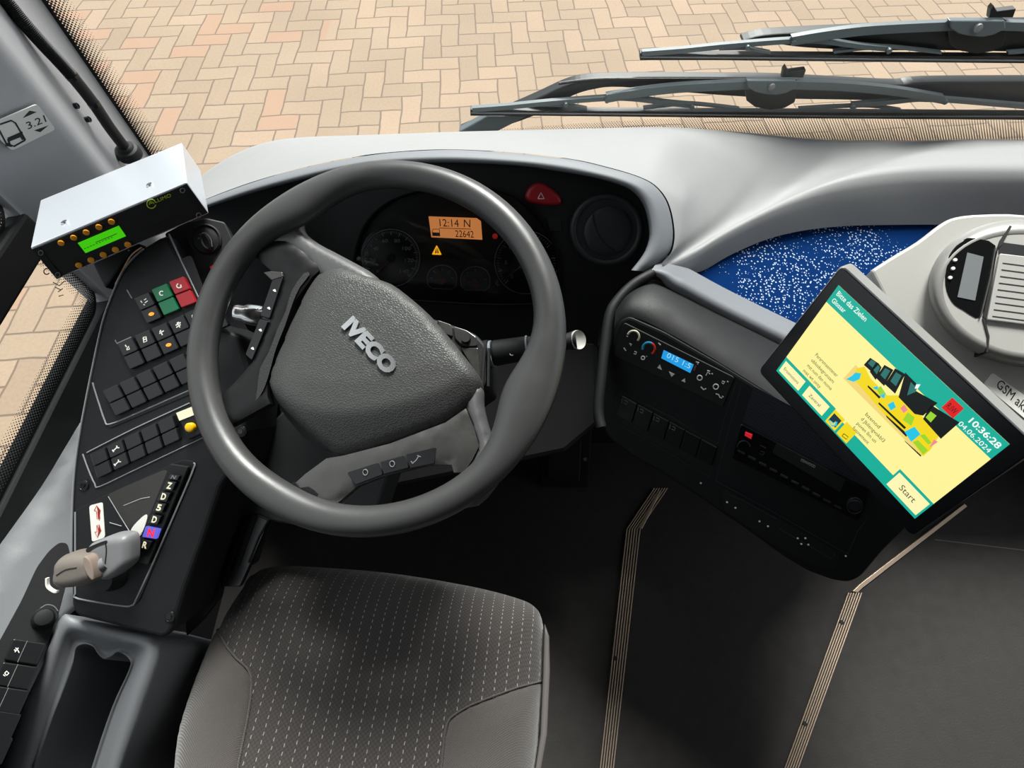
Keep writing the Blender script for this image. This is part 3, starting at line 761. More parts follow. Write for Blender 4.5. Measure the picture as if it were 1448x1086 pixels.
# rim-skinned spokes
def spoke(name, px, hf, mat, h, skirt=.012, sp=.006, parent=None): return patch(name, WP, px, hf, sp, mat, parent or sw, skirt=skirt, h=h)
rr = lambda r, d_: (lambda d, x, y: roll(d, r, d_))
spoke('spoke', smooth_poly([(352, 352), (372, 322), (400, 292), (420, 292), (419, 308), (424, 322), (446, 340), (480, 358), (530, 388), (520, 410), (465, 400), (440, 380), (410, 352), (392, 345), (375, 352)], 3), rr(.012, .010), SPK, -.004)
spoke('spoke', smooth_poly([(655, 575), (668, 545), (680, 548), (681, 570), (688, 600), (701, 632), (716, 634), (710, 670), (672, 716), (630, 712), (628, 690), (640, 682), (652, 668), (672, 632)], 3), rr(.012, .010), SPK, -.004)
# hub base under the cover
spoke('hub_base', smooth_poly([(440, 400), (520, 390), (620, 460), (672, 540), (650, 590), (540, 635), (450, 635), (385, 560), (385, 490)], 3), rr(.01, .004), BLK, -.045, skirt=.02, sp=.012)
# worn trims that carry the buttons
t1 = spoke('left_trim', [(352, 354), (370, 343), (390, 338.5), (406, 339.5), (420, 347), (446, 367), (455, 377), (440, 390), (416, 424), (394, 476), (376, 523), (376, 560), (380, 570), (322, 602), (308, 590), (308, 560), (330, 540), (355, 511), (381, 451), (400, 391), (398, 384), (384, 383), (372, 373), (362, 364)], rr(.003, .003), TRIMW, -.003, sp=.009)
prism('pod_end_cap', WP, [(372, 385), (383, 383), (399, 384.5), (400, 391), (384, 396)], -.012, -.0028, TRIMG, t1, bevel=.001)
prism('peeled_patch', WP, smooth_poly([(430, 386), (438, 388), (424, 406), (414, 428), (403, 460), (395, 480), (388, 500), (380, 530), (372, 552), (362, 566), (364, 548), (368, 520), (380, 498), (392, 466), (404, 440), (412, 412)], 2), -.003, -.0028, plastic('peeled plastic', '#232324', .6, .5, 500), t1)
t2 = spoke('lower_trim', [(392, 706), (402, 695), (430, 670), (460, 648), (484, 644), (550, 627), (629, 597), (658, 577), (669, 603), (677, 630), (667, 650), (655, 668), (641, 668), (638, 657), (616, 657), (598, 659), (579, 664), (542, 673), (503, 688), (475, 712), (455, 728), (420, 722)], rr(.004, .003), TRIMG, -.003, sp=.009)
prism('worn_patch', WP, [(404, 690), (416, 681), (424, 690), (436, 688), (444, 693), (450, 699), (440, 712), (420, 706)], -.003, -.0025, TRIMW, t2)
def wbtn(poly, sym, parent, nm='wheel_button'):
    b = prism(nm, WP, roundc(poly, 2, 3), -.012, -.002, SW, parent, bevel=.001)
    if sym: merged('symbol', [stroke_geo(WP, l, 1.6, -.0019, -.0013) for l in sym], WHITE, b)
    return b
def dot(c): return [[(c[0] - 2, c[1] - 1), (c[0] + 1, c[1] + 1)], [(c[0], c[1] - 2), (c[0] + 1.5, c[1] + 1.5)]]
wbtn([(385, 396), (400, 392), (381, 450), (368, 446)], dot((388, 411)) + dot((380, 436)), t1)
wbtn([(367, 451), (379, 454), (356, 509), (347, 501)], dot((368, 467)) + dot((357, 493)), t1)
b1 = wbtn([(491, 668), (535, 654), (541, 671), (503, 685)], None, t2)
b2 = wbtn([(537, 653), (572, 643), (578, 662), (543, 671)], None, t2)
b3 = wbtn([(574, 642.5), (617, 632), (614, 655), (580, 662)], None, t2)
ring('symbol', WP, (516, 668), 3.4, .7, .0006, DIM, b1, 0, 360, 20, 1.2).location += WP.n * -.0012
ring('symbol', WP, (554, 656), 3.4, .7, .0006, DIM, b2, 0, 360, 20, 1.2).location += WP.n * -.0012
strokes('symbol', WP, [smooth_poly([(583, 655), (588, 651), (592, 645)], 4, False), [(581, 652), (584, 656)], [(590, 644), (595, 646)]], 1.4, -.0019, -.0013, DIM, b3)
# airbag cover
padpx = smooth_poly([(446, 383), (464, 377), (486, 376), (508, 386), (540, 396), (562, 407), (608, 446), (647, 492), (673, 526), (677, 545), (668, 568), (633, 595), (590, 613), (550, 627), (500, 642), (470, 645), (452, 634), (417, 599), (383, 562), (373, 540), (376, 526), (388, 493), (404, 458), (424, 420), (436, 396)], 3)
plat = [WP.xy(p, .0) for p in smooth_poly([(462, 412), (482, 398), (508, 397), (550, 410), (600, 446), (644, 494), (665, 514), (660, 528), (622, 550), (562, 570), (492, 580), (436, 572), (408, 545), (428, 490), (444, 440)], 3)]
def padh(d, x, y):
    o = 0 if inpoly(x, y, plat) else pdist(x, y, plat)
    s = o * o / (o + .006)
    e = 0
    if inpoly(x, y, plat): e = .0025 * min(1, pdist(x, y, plat) / .03)
    return .012 + e - s * .55 + roll(d, .012, .012)
pad = patch('airbag_cover', WP, padpx, padh, .0065, PAD, sw, skirt=.028, h=-.002)
tpl = Pl(WP.w(*WP.xy((528, 488)), .0135), WP.n)
text('maker_lettering', 'IVECO', tpl, (484, 461), (549, 531), (500, 446), .0012, CHROME, sw, bold=.06, thick=.002)

# =================================================================== LEFT SWITCH CONSOLE
LP = IP(.70)
con = thing('switch_console', 'black switch console with rows of rocker switches left of the steering wheel', 'switch panel', T(200, 700, .85))
outl = smooth_poly([(201, 350), (185, 366), (169, 387), (153, 424), (142, 457), (129, 516), (118, 571), (110, 615), (103, 667), (100, 718), (99, 790), (100, 855)], 3, False)
outl += [Vector(p) for p in [(104, 868), (114, 874), (175, 889), (228, 902), (238, 899), (246, 886), (262, 832), (285, 770), (312, 690), (330, 660), (345, 610), (352, 520), (338, 475), (300, 456), (283, 425), (256, 368), (238, 331), (224, 336)]]
prism('panel', LP, [tuple(p) for p in outl], -.10, 0, BLK2, con, bevel=.006, seg=3)
EDGE = plastic('edge highlight and scratch grey', '#8d8f93', .35)  # pale grey painting the highlights on bevelled edges; also colours the scratches
def edge_line(lines, parent=con, w=.0011, mat=None, nm='edge_highlight', h=.0006):
    for l in lines: tube(nm, [LP.pt(p, h) for p in l], w, mat or EDGE, parent, 6)  # thin tubes draw the light caught along panel and recess edges
left_edge = smooth_poly([(203, 352), (187, 366), (171, 388), (155, 425), (144, 458), (131, 517), (120, 572), (112, 616), (105, 668), (102, 718), (101, 790)], 3, False)
edge_line([left_edge], w=.0012)
prism('switch_recess', LP, roundc([(186, 398), (270, 360), (300, 440), (310, 540), (154, 606), (132, 545), (158, 484), (180, 425)], 6), 0, .001, BLK, con)
edge_line([smooth_poly([(131, 541), (140, 570), (148, 594), (155, 600), (190, 586), (268, 552), (300, 540)], 3, False), [(239, 331), (256, 368), (283, 425)], [(163, 481), (166, 486), (186, 477)], [(180, 410), (187, 422)]], w=.0011)
prism('switch_recess', LP, roundc([(120, 645), (272, 571), (292, 614), (139, 688)], 5), 0, .001, BLK, con)
edge_line([smooth_poly([(117, 642), (125, 664), (134, 684), (141, 688), (190, 665), (289, 618)], 3, False), smooth_poly([(123, 640), (190, 606), (268, 570)], 3, False)], w=.0009)
def rocker(tl, ex, dn, mat=SW, sym=None, led=False, split=True, mats2=None):
    tl, ex, dn = Vector(tl), Vector(ex), Vector(dn); g = .06
    def sub(a, b): return roundc([tl + ex * g + dn * a, tl + ex * (1 - g * .4) + dn * a, tl + ex * (1 - g * .4) + dn * b, tl + ex * g + dn * b], 1.5, 2)
    o = merged('rocker_switch', [prism_geo(LP, sub(.02, .495), 0, .0075), prism_geo(LP, sub(.515, .98), 0, .0065)], mat, con, bevel=.0012)
    c = tl + ex * .5 + dn * .27
    if sym: merged('symbol', [stroke_geo(LP, [c + Vector(q) for q in l], 1.5, .0076, .008) for l in sym], WHITE, o)
    if led: prism('indicator_light', LP, circ(tuple(tl + ex * .52 + dn * .74), 3.6, 14, 2.2, -.4), .0065, .0082, glow('orange indicator', '#ff9a2a', 1.6), o)
    return o
s_c = [[(3 * math.cos(a / 10 * 4.6 + .9), 3 * math.sin(a / 10 * 4.6 + .9)) for a in range(11)]]
s_c2 = [[(3 * math.cos(a / 10 * 5 - .6), 3 * math.sin(a / 10 * 5 - .6)) for a in range(11)], [(2, 3), (4, 1)]]
s_a = [[(-5, -1), (-3, 2)], [(0, -2), (3, -4)], [(1, 2), (5, -1)], [(-1, 4), (1, 5)]]
s_b = [[(-3, -3), (-1, 0)], [(-1, 3), (2, -1), (3, 3), (-1, 4)]]
s_d = [[(-2, -3), (2, -4), (3, 2), (-1, 4), (-2, -3)], [(-1, 0), (2, -1)]]
s_e = [[(-3, 2), (3, -2)], [(-2, -3), (1, 4)], [(-3, -1), (0, 0)]]
s_f = [[(-4, 1), (3, -3)], [(-2, -3), (2, 4)], [(-3, 4), (3, 0)], [(0, -4), (0, 3)]]
s_g = [[(-3, -3), (-3, 3), (3, 2), (3, -4)], [(-3, 0), (3, -1)], [(0, -3), (0, 2)]]
o = rocker((187, 421), (23, -10), (19.5, 38), SW, s_a, True); o['label'] = 'black rocker with lit orange lamp'
o = rocker((212, 409), (23, -9.5), (18.5, 38.5), GREEN, s_c); o['label'] = 'green rocker'
o = rocker((236.5, 398), (22.5, -8.5), (18.7, 38.5), RED, s_c2); o['label'] = 'red rocker'
for tl, sy, ld in (((163, 485.5), s_b, 0), ((187.5, 475), s_d, 0), ((211.5, 464.5), s_e, 1), ((235.4, 453.8), s_f, 0), ((258, 443), s_g, 0), ((282, 432), None, 0)):
    rocker(tl, (23.5, -10.3), (19, 38.5), SW, sy, ld)
for k in range(6): rocker((143 + 23.3 * k, 552.5 - 10.9 * k), (22.8, -10.4), (19.5, 37), SW)
wr_ = [[(-4, 3), (2, -3)], [(1, -5), (2, -2), (5, -2)], [(-5, 1), (-3, 4)]]
for k in range(5):
    o = rocker((125.2 + 23.9 * k, 642.3 - 11.4 * k), (23.2, -11), (11, 36), BLKG if False else SW, wr_ if k == 1 else None)
    if k == 1: merged('symbol', [stroke_geo(LP, [Vector((166, 655)) + Vector(q) for q in l], 1.5, .0066, .007) for l in wr_], WHITE, o)
yb = prism('push_button_block', LP, roundc([(250, 586), (273, 575), (289, 611), (266, 622)], 2), 0, .006, BLK, con, bevel=.001)
prism('label_strip', LP, [(249, 584), (271.5, 575), (276.5, 586), (253.5, 595)], .006, .007, CREAM, yb)
disc('push_button', LP, (271, 604), 6.6, .006, .011, YEL, yb, 24, dome=.002)
# light switch and ignition wing next to the instruments
WG = pl3(T(240, 330, .715), T(300, 460, .73), T(330, 300, .74))
prism('switch_wing', WG, roundc([(232, 330), (262, 314), (292, 308), (318, 314), (330, 340), (318, 380), (310, 440), (296, 452)], 4), -.04, 0, DARK, con, bevel=.004)
ks = disc('light_switch', WG, (290, 338), 24, 0, .004, BLK2, con, 40)
ring('switch_ring', WG, (290, 338), 20, 1, .0055, BLK2, ks)
prism('knob', WG, circ((291, 341), 13, 24, 7.5, 1.1), .004, .016, SW, ks, bevel=.003)
strokes('pointer', WG, [smooth_poly([(285, 330), (291, 329), (298, 338), (300, 349)], 3, False)], 1.2, .0165, .017, DIM, ks)
strokes('symbol', WG, [[(279, 338), (283, 336)], [(282, 331), (285, 333)]], 1.2, .0042, .0046, DIM, ks)
o = prism('rocker_switch', WG, [(296, 377), (318, 366), (330, 395), (308, 406)], 0, .006, plastic('bright red plastic', '#cc1c26', .35), con, bevel=.001); o['label'] = 'bright red rocker half hidden by the wheel rim'
strokes('wing_line', WG, [[(265, 331), (283, 321)]], 2, 0, .0008, DIM, con)
# screws
for q in ((118, 686), (240, 872), (341, 610)):
    d = disc('screw', LP, q, 7 if q[0] < 300 else 6, 0, .0015, DARK, con, 20); ring('screw_ring', LP, q, 7, .7, .0016, BLKG, d); disc('screw_head', LP, q, 3.4, .001, .003, BLKG, d, 12)
# gear plate with scratched gloss field
gp = prism('selector_plate', LP, roundc([(105, 722), (150, 700), (256, 650), (276, 652), (272, 672), (196, 852), (178, 860), (112, 847), (105, 838)], 6), 0, .0015, BLK2, con, bevel=.0008)
edge_line([[(106.5, 724), (106.5, 840)], smooth_poly([(106.5, 840), (110, 846.5), (170, 856.5), (186, 856), (194, 845), (230, 765), (272, 668), (274, 655)], 3, False)], parent=gp, w=.0012, h=.0016)
prism('gloss_field', LP, roundc([(152, 699), (232, 664), (240, 668), (203, 752), (196, 757), (184, 753)], 5), .0015, .0022, plastic('scuffed gloss', '#2b2826', .3, .3, 300, wear=.1, bdist=.0001), gp)
edge_line([[(153, 702), (168, 727), (184, 753), (196, 757), (202, 752)], [(175, 715), (200, 705), (212, 703)], [(155, 739), (172, 744)]], parent=gp, w=.0006, nm='scratch', h=.0023)
prism('scraped_patch', LP, smooth_poly([(185, 752), (190, 742), (205, 728), (208, 733), (200, 755), (194, 757)], 3), .0022, .0027, WHITE, gp)
al = prism('arrow_sticker', LP, roundc([(126, 715), (145, 710), (148.5, 760), (130, 766.5)], 4), .0015, .0022, WHITE, gp)
RP = plastic('red print', '#c0392b', .5)
strokes('printed_arrow', LP, [[(133, 722), (136.5, 715), (142, 722), (139, 722), (140.5, 736)], [(133, 722), (136, 722.5), (137, 734)], [(134, 752), (137.5, 760), (143, 750), (140.5, 750.5), (140, 742), (136.5, 743), (137, 752), (134, 752)]], .65, .0023, .0026, RP, al)
strokes('red_lettering', LP, [[(138, 724), (139, 734)], [(140.4, 726), (141, 733)], [(138, 744), (139, 750)]], 1.1, .0023, .0026, RP, al)
# gear push-button strip
gs = thing('gear_selector', 'slanted strip of square gear buttons with letters, one glowing red and blue', 'gear selector', LP.pt((230, 720)))
prism('strip', LP, [(240, 656), (266.5, 660), (209, 799), (184, 794)], .0026, .008, BLK2, gs, bevel=.001)
ex_, dn_ = Vector((14, 2.4)), Vector((-5.6, 13))
for k, (s, c) in enumerate((('N', (245.5, 675)), ('Z', (239.5, 687)), ('D', (231.5, 702.5)), ('5', (225, 718)), ('D', (218.5, 735)), ('N', (213.5, 753.5)), ('R', (205, 771)))):
    c = Vector(c); hh = .5 if k == 0 else 1.0
    if k == 5:
        b = prism('gear_button', LP, [c + Vector(q) for q in ((-8, -9), (12, -5), (7, 9), (-13, 6))], .008, .013, glow('blue button light', '#6a6ae8', .9), gs, bevel=.001); b['label'] = 'gear button lit blue with a red letter'
        text('letter', 'N', LP, c + Vector((-6, 4.5)), c + Vector((3, 6)), c + Vector((-3.2, -6.5)), .0132, glow('red letter light', '#ff2030', 1.4), b, bold=.03)
    else:
        b = prism('gear_button', LP, [c - ex_ * .5 - dn_ * .5 * hh, c + ex_ * .5 - dn_ * .5 * hh, c + ex_ * .5 + dn_ * .5 * hh, c - ex_ * .5 + dn_ * .5 * hh], .008, .013, SW, gs, bevel=.001)
        z = .55 if k == 0 else 1
        text('letter', s, LP, c + Vector((-4.6, 3.2 * z)), c + Vector((1.8, 4.6 * z)), c + Vector((-1.9, -5.4 * z)), .0132, CREAM if k else DIM, b, bold=.03)
# =================================================================== PARKING BRAKE LEVER
BR = IP(.66)
pb = thing('parking_brake_lever', 'grey parking brake lever with rounded handle at the rear of the gear plate', 'brake lever', LP.pt((160, 800)))
lathe('boot', LP.pt((158, 812), .0019), LP.n, [(.022, 0), (.021, .006), (.018, .012), (.016, .02)], RUB, pb, 24)
KN = plastic('lever grey plastic', '#77777a', .42, .2, 900)
KN2 = plastic('lever handle plastic', '#6e665f', .45, .2, 900)
patch('body', BR, smooth_poly([(118, 782), (121, 772), (136, 765), (152, 759), (170, 758), (178, 764), (179, 785), (177, 800), (165, 812), (150, 822), (138, 822), (130, 806), (122, 796)], 4), lambda d, x, y: roll(d, .010, .010), .003, KN, pb, skirt=.014, h=.004)
prism('body_slot', BR, smooth_poly([(122, 776), (136, 769), (148, 765), (150, 768), (136, 773), (124, 781)], 3), .0, .0046, DARK, pb)
strokes('body_seam', BR, [smooth_poly([(148, 766), (150, 778), (148, 800)], 4, False)], 1.2, .003, .0048, DARK, pb)
patch('handle', BR, smooth_poly([(66, 812), (68, 800), (78, 790), (100, 786), (120, 786), (129, 794), (133, 810), (132, 822), (112, 832), (85, 837), (71, 834), (65, 826)], 4), lambda d, x, y: roll(d, .015, .016), .003, KN2, pb, skirt=.016, h=.018)
prism('handle_end', BR, smooth_poly([(118, 787), (126, 792), (131, 806), (131, 821), (122, 812), (117, 798)], 4), .004, .0185, plastic('lever end plastic', '#8a7a70', .4), pb, bevel=.002)
strokes('handle_groove', BR, [smooth_poly([(79, 814), (92, 806), (108, 803)], 4, False)], 1.1, .016, .0186, BLK2, pb)
tube('neck', [BR.pt((128, 806), .006), BR.pt((150, 795), .0)], .0085, KN, pb, 14)
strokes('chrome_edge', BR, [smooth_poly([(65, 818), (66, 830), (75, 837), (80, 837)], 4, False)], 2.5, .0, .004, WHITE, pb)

# =================================================================== SIDE PANEL WITH WINDOW SWITCHES
SP1 = pl3(onX(0, 765, -.715), T(118, 592, .832), T(100, 985, .712))
sp = thing('side_panel', 'grey side panel below the driver window with a recessed switch strip', 'side panel', SP1.pt((60, 900), -.05))
spx = smooth_poly([(-160, 985), (-60, 850), (0, 768), (60, 684), (100, 618), (122, 588), (150, 600)], 3, False) + [Vector(p) for p in ((150, 760), (120, 850), (96, 872), (66, 930), (30, 1004), (-5, 1090), (-60, 1220), (-330, 1240))]
patch('panel', SP1, spx, lambda d, x, y: roll(d, .02, .012), .02, SILL, sp, skirt=.04)
rec = [(-60, 1010), (0, 905), (30, 850), (52, 802), (70, 778), (84, 767), (95, 768), (99, 782), (92, 830), (78, 880), (60, 925), (20, 1010), (-30, 1110), (-120, 1110)]
prism('switch_recess', SP1, roundc(rec, 8), -.004, .0015, BLK, sp)
mk_ = disc('mirror_knob', SP1, (63, 874), 19, .002, .006, BLK2, sp, 32)
lathe('knob', SP1.pt((61, 874), .006), SP1.n, [(.0125, 0), (.012, .006), (.0095, .009), (.0105, .018), (.010, .021), (.006, .022)], BLK2, mk_, 32)
strokes('knob_scale', SP1, [smooth_poly([(57, 860), (66, 855), (76, 857), (82, 864)], 4, False)], 1.3, .0062, .0066, DIM, mk_)
for k, sy in enumerate(([[(-3, 3), (2, -3)], [(-2, -3), (1, 0), (3, 4)], [(-4, 0), (0, 1)]], [[(-3, 0), (0, -3), (3, 0), (0, 3), (-3, 0)], [(-5, 2), (-2, 4)]], None, None, None)):
    c = Vector((19 - 14.5 * k, 903 + 33 * k)); sz = 1 + .06 * k
    pts = [c, c + Vector((47 * sz, 7 * sz)), c + Vector((33 * sz, 38 * sz)), c + Vector((-14 * sz, 30 * sz))]
    b = prism('window_switch', SP1, roundc(pts, 3, 3), .002, .011, SW, sp, bevel=.0014)
    strokes('switch_line', SP1, [[pts[0].lerp(pts[1], .42), pts[3].lerp(pts[2], .42)]], .9, .011, .0113, DIM, b)
    if sy: merged('symbol', [stroke_geo(SP1, [pts[0] + Vector((5, 16)) + Vector(q) for q in l], 1.4, .011, .0114) for l in sy], WHITE, b)

# =================================================================== STORAGE BIN
SB = IP(.715)
bn = thing('storage_bin', 'grey moulded storage pocket with a deep dark opening beside the driver seat', 'storage bin', T(130, 1000, .9))
st3 = [((-60, 1200), (-8, 1200), (2, 1200)), ((-5, 1090), (38, 1090), (48, 1090)), ((20, 1019), (57, 1018), (74, 1018)), ((39, 975), (69, 975), (91, 975)), ((66, 914), (86, 920), (104, 938)), ((88, 871), (98, 895), (108, 917)),
       ((105, 873), (115, 895), (120, 911)), ((136, 881), (132, 900), (132, 915)), ((150, 884), (142, 904), (138, 924)), ((160, 887), (150, 906), (147, 932)), ((175, 890), (160, 908), (158, 928)), ((193, 894), (172, 910), (168, 922)),
       ((219, 901), (196, 915), (183, 933)), ((228, 925), (200, 932), (182, 948)), ((202, 1006), (174, 1006), (158, 1001)), ((172, 1090), (149, 1090), (128, 1090)), ((140, 1200), (118, 1200), (95, 1200))]
LO, LA, LB = [smooth_poly([q[k] for q in st3], 4) for k in range(3)]
iu = LB
def mid(A_, B_, k, h): return [SB.pt(a.lerp(b, k), h) for a, b in zip(A_, B_)]
rows = [[p - Vector((0, 0, .3)) for p in mid(LO, LA, 0, -.012)], mid(LO, LA, 0, -.010), mid(LO, LA, .2, .0), mid(LO, LA, .7, .002), mid(LO, LA, 1, -.003), mid(LA, LB, .5, -.013), mid(LA, LB, .8, -.014), mid(LA, LB, .95, -.010), mid(LA, LB, 1, -.016)]
cen = sum((SB.pt(p, 0) for p in iu), Vector()) / len(iu)
r6 = rows[-1]
for k, dz in ((.97, .05), (.93, .14), (.9, .17)): rows.append([cen + (p - cen) * k - Vector((0, 0, dz)) for p in r6])
o = loft('body', rows, SILL, bn, closed=True)
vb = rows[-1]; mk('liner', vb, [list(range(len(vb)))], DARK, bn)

# =================================================================== KNEE PANELS LEFT OF THE SEAT
kp = thing('kick_panel', 'dark grey panel between the switch console and the driver seat', 'panel', T(330, 800, 1.1))
KQ = IP(.80)
prism('panel', KQ, [(278, 825), (292, 790), (330, 692), (372, 610), (420, 560), (560, 640), (520, 760), (385, 738), (350, 732), (330, 780), (313, 832), (294, 818)], -.12, 0, plastic('dark grey panel plastic', '#2c2d2f', .6, .35, 1300), kp, bevel=.004)
rl = thing('belt_guide', 'glossy black ribbed plastic guide standing beside the seat front corner', 'belt guide', T(350, 760, .95))
prism('channel', KQ, roundc([(344, 736), (352, 728), (362, 727), (381, 736), (372, 758), (358, 790), (340, 830), (312, 830)], 3), .0006, .010, BLKG, rl, bevel=.003)
tubes('ridge', [[KQ.pt(p, .0105) for p in l] for l in ([(350, 730), (342, 752), (322, 806), (314, 830)], [(363, 730), (350, 765), (338, 800)], [(380, 735), (366, 760), (352, 795)])], .0016, BLKG, rl)
prism('end_block', KQ, roundc([(278, 824), (292, 815), (312, 824), (310, 846), (284, 880), (264, 900), (262, 880)], 3), .0006, .012, DARK, rl, bevel=.002)

# =================================================================== DRIVER SEAT
st = thing('driver_seat', 'driver seat cushion in dark patterned cloth with grey side bolsters and pale stitching', 'seat', onZ(500, 950, 0.02))
SE = Pl((0, 0, .50), (0, 0, 1))
seatpx = smooth_poly([(320, 826), (334, 806), (352, 794), (380, 789), (440, 792), (520, 798), (600, 809), (680, 824), (735, 839), (757, 850), (768, 866), (772, 895), (773, 940), (771, 1000), (764, 1080), (740, 1230), (680, 1420), (240, 1420), (214, 1180), (219, 1090), (228, 1030), (252, 960), (278, 900), (300, 858)], 4)
SQ = [SE.xy(p) for p in seatpx]
def seat_h(d, x, y): return roll(d, .085, .065) + .012 * min(1, d / .14)
patch('cushion', SE, seatpx, seat_h, .011, SEAT, st, skirt=.05)
def bolster(px):
    def hf(d, x, y):
        D = pdist(x, y, SQ) if inpoly(x, y, SQ) else 0
        return seat_h(D, x, y) + .003 + roll(d, .008, .005) + .008 * min(1, max(0, d) / .03)
    return patch('bolster', SE, px, hf, .008, BOLS, st, skirt=.004)
bl = [(283, 884), (300, 893), (318, 910), (337, 930), (352, 943), (359, 954), (361, 975), (356, 1015), (347, 1060), (341, 1095), (330, 1200), (320, 1410), (246, 1410), (217, 1180), (222, 1090), (231, 1030), (255, 960)]
brp = [(771, 962), (735, 971), (701, 983), (668, 996), (650, 1006), (636, 1018), (630, 1040), (627, 1070), (624, 1100), (625, 1200), (640, 1410), (676, 1410), (737, 1230), (761, 1080), (768, 1000)]
bolster(bl); bolster(brp)
def seam(px, nm='seam'):
    P = []
    for p in smooth_poly(px, 5, False):
        q = SE.xy(p); D = pdist(q.x, q.y, SQ) if inpoly(q.x, q.y, SQ) else 0
        P.append(SE.w(q.x, q.y, seat_h(D, q.x, q.y) + .003))
    tube(nm, P, .0012, BOLS, st, 6)
seam(bl[:11]); seam(brp[:9])
prism('side_trim', SE, [(770, 880), (777, 900), (778, 950), (774, 1040), (760, 1120), (752, 1120), (764, 1040), (768, 950)], -.10, -.02, plastic('seat trim plastic', '#55504e', .5), st, bevel=.004)
box('base', (-.40, -.45, .0), (-.02, .02, .40), DARK, st, bevel=.02)
box('suspension', (-.38, -.42, .39), (-.04, .0, .46), BLK, st, bevel=.01)

# =================================================================== CENTRE CONSOLE
CF = Pl(T(950, 510, .80), (-.43, -.72, .55))
cc = thing('centre_console', 'black centre console angled to the driver holding climate panel, switches and radio', 'console', T(1060, 640, 1.0))
cout2 = [(890, 446), (876, 452), (866, 470), (856, 530), (850, 585), (852, 606), (862, 622), (893, 646), (926, 664), (976, 696), (1058, 752), (1106, 787), (1142, 809), (1178, 822), (1201, 825), (1218, 817), (1250, 779), (1300, 732), (1290, 680), (1200, 624), (1110, 570), (1020, 514), (940, 468)]
prism('body', CF, roundc(cout2, 8), -.14, 0, BLK, cc, bevel=.006, seg=3)
# rounded crown from the face back to the lip
r0 = smooth_poly([(868, 470), (890, 448), (940, 468), (1020, 514), (1110, 570), (1200, 624), (1290, 680)], 4, False)
r3 = smooth_poly([(873, 428), (893, 408), (930, 396), (1005, 435), (1112, 488), (1210, 536), (1300, 580)], 4, False)
R0 = [CF.pt(p, -.002) for p in r0]; R3 = [T(p.x, p.y, .862) for p in r3]
rows = []
for k in (0, .1, .3, .55, .8, 1.0):
    rows.append([a.lerp(b, k) + Vector((-.004, -.004, .018)) * math.sin(math.pi * min(1, k * 1.05)) ** .8 if k < 1 else b for a, b in zip(R0, R3)])
loft('crown', rows, BLK2, cc, subsurf=1)
def cfl(lines, w=.9, m=DIM, par=cc, nm='panel_line', h=.0): return strokes(nm, CF, lines, w, h, h + .0006, m, par)
LINE = plastic('panel line', '#2b2d30', .4)
cfl([[(877, 601), (940, 637), (1004, 675)], [(1049, 543), (1030, 610), (1012, 680)], [(1041, 541), (1022, 600), (1004, 672)], [(880, 556), (950, 590), (1016, 632)]], 1.0, LINE)
prism('switch_recess', CF, [(868, 566), (878, 553), (1017, 628), (1006, 670), (880, 600)], 0, .001, DARK, cc)
for k in range(6):
    c = Vector((879 + 22.6 * k, 560 + 12.3 * k))
    b = prism('rocker_switch', CF, [c, c + Vector((21.6, 11.6)), c + Vector((14, 38)), c + Vector((-7.5, 26.5))], .001, .006, SW, cc, bevel=.001)
    if k < 4: strokes('symbol', CF, [[c + Vector((1, 4)), c + Vector((0, 10))], [c + Vector((4, 6)), c + Vector((8, 8)), c + Vector((7, 12)), c + Vector((3, 10))]], .9, .0061, .0064, DIM, b)
gr = prism('speaker_grille', CF, [(1066, 546), (1130, 580), (1230, 640), (1250, 670), (1225, 690), (1130, 642), (1050, 598)], 0, .001, grid_mat('speaker mesh', '#0a0d14', '#1a2030', .004), cc)
prism('lower_tray', CF, roundc([(1020, 690), (1030, 695), (1100, 733), (1180, 778), (1190, 790), (1180, 806), (1150, 800), (1090, 768), (1025, 722)], 4), 0, .0015, DARK, cc, bevel=.0008)
cfl([[(1029, 698), (1060, 713), (1098, 734)], [(1012, 680), (1090, 722), (1199, 784)], [(1102, 748), (1130, 764), (1176, 790), (1182, 782)], [(1199, 784), (1214, 750), (1226, 735)]], 1.1, LINE, h=.0012)
for q in ((1028, 710), (1040, 718), (1074, 737), (1086, 744), (1128, 761), (1139, 761), (1133, 769), (1143, 770), (1196, 786), (991, 683)): disc('screw', CF, q, 1.5, .0015, .0024, WHITE, cc, 8)
# climate unit
cp = thing('climate_panel', 'climate control panel with blue display and white symbols on the console face', 'climate control', CF.pt((950, 520)))
prism('face', CF, roundc([(882, 456), (1039, 534), (1022, 576), (868, 503)], 4), .0004, .004, DARK, cp, bevel=.001)
H4 = .0042
ring('white_arc', CF, (896.5, 475), 8.2, 1.5, .0008, CREAM, cp, -45, 160, 24).location += CF.n * .004
ring('blue_arc', CF, (918, 492), 8.6, 1.7, .0008, plastic('blue print', '#2aa8d8', .5), cp, 60, 190, 20).location += CF.n * .004
ring('red_arc', CF, (918, 492), 8.6, 1.7, .0008, plastic('red arc print', '#e23a24', .5), cp, -60, 60, 20).location += CF.n * .004
ld = prism('display', CF, [(938.5, 495), (981, 515.5), (976, 527.5), (935, 506.5)], .004, .0046, glow('blue lcd', '#1fa6f2', .85), cp)
text('reading', '015 1:5', CF, (942, 505), (975, 521.5), (945, 498.5), .0048, glow('pale lcd ink', '#a8e4ff', .9), ld, thick=.0001)
prisms('arrow_symbol', CF, [[(929.5, 520), (933, 515.5), (936, 523.5)], [(946, 525.5), (954, 529), (949.5, 533)], [(963.5, 538.5), (968.5, 535), (969, 541)]], H4, .0048, WHITE, cp)
for c, r in (((989.8, 533), 3.4), ((1012.6, 545.5), 3.6), ((910, 505), 2.4)): ring('symbol', CF, c, r, .8, .0006, WHITE, cp, 0, 360, 20).location += CF.n * .0041
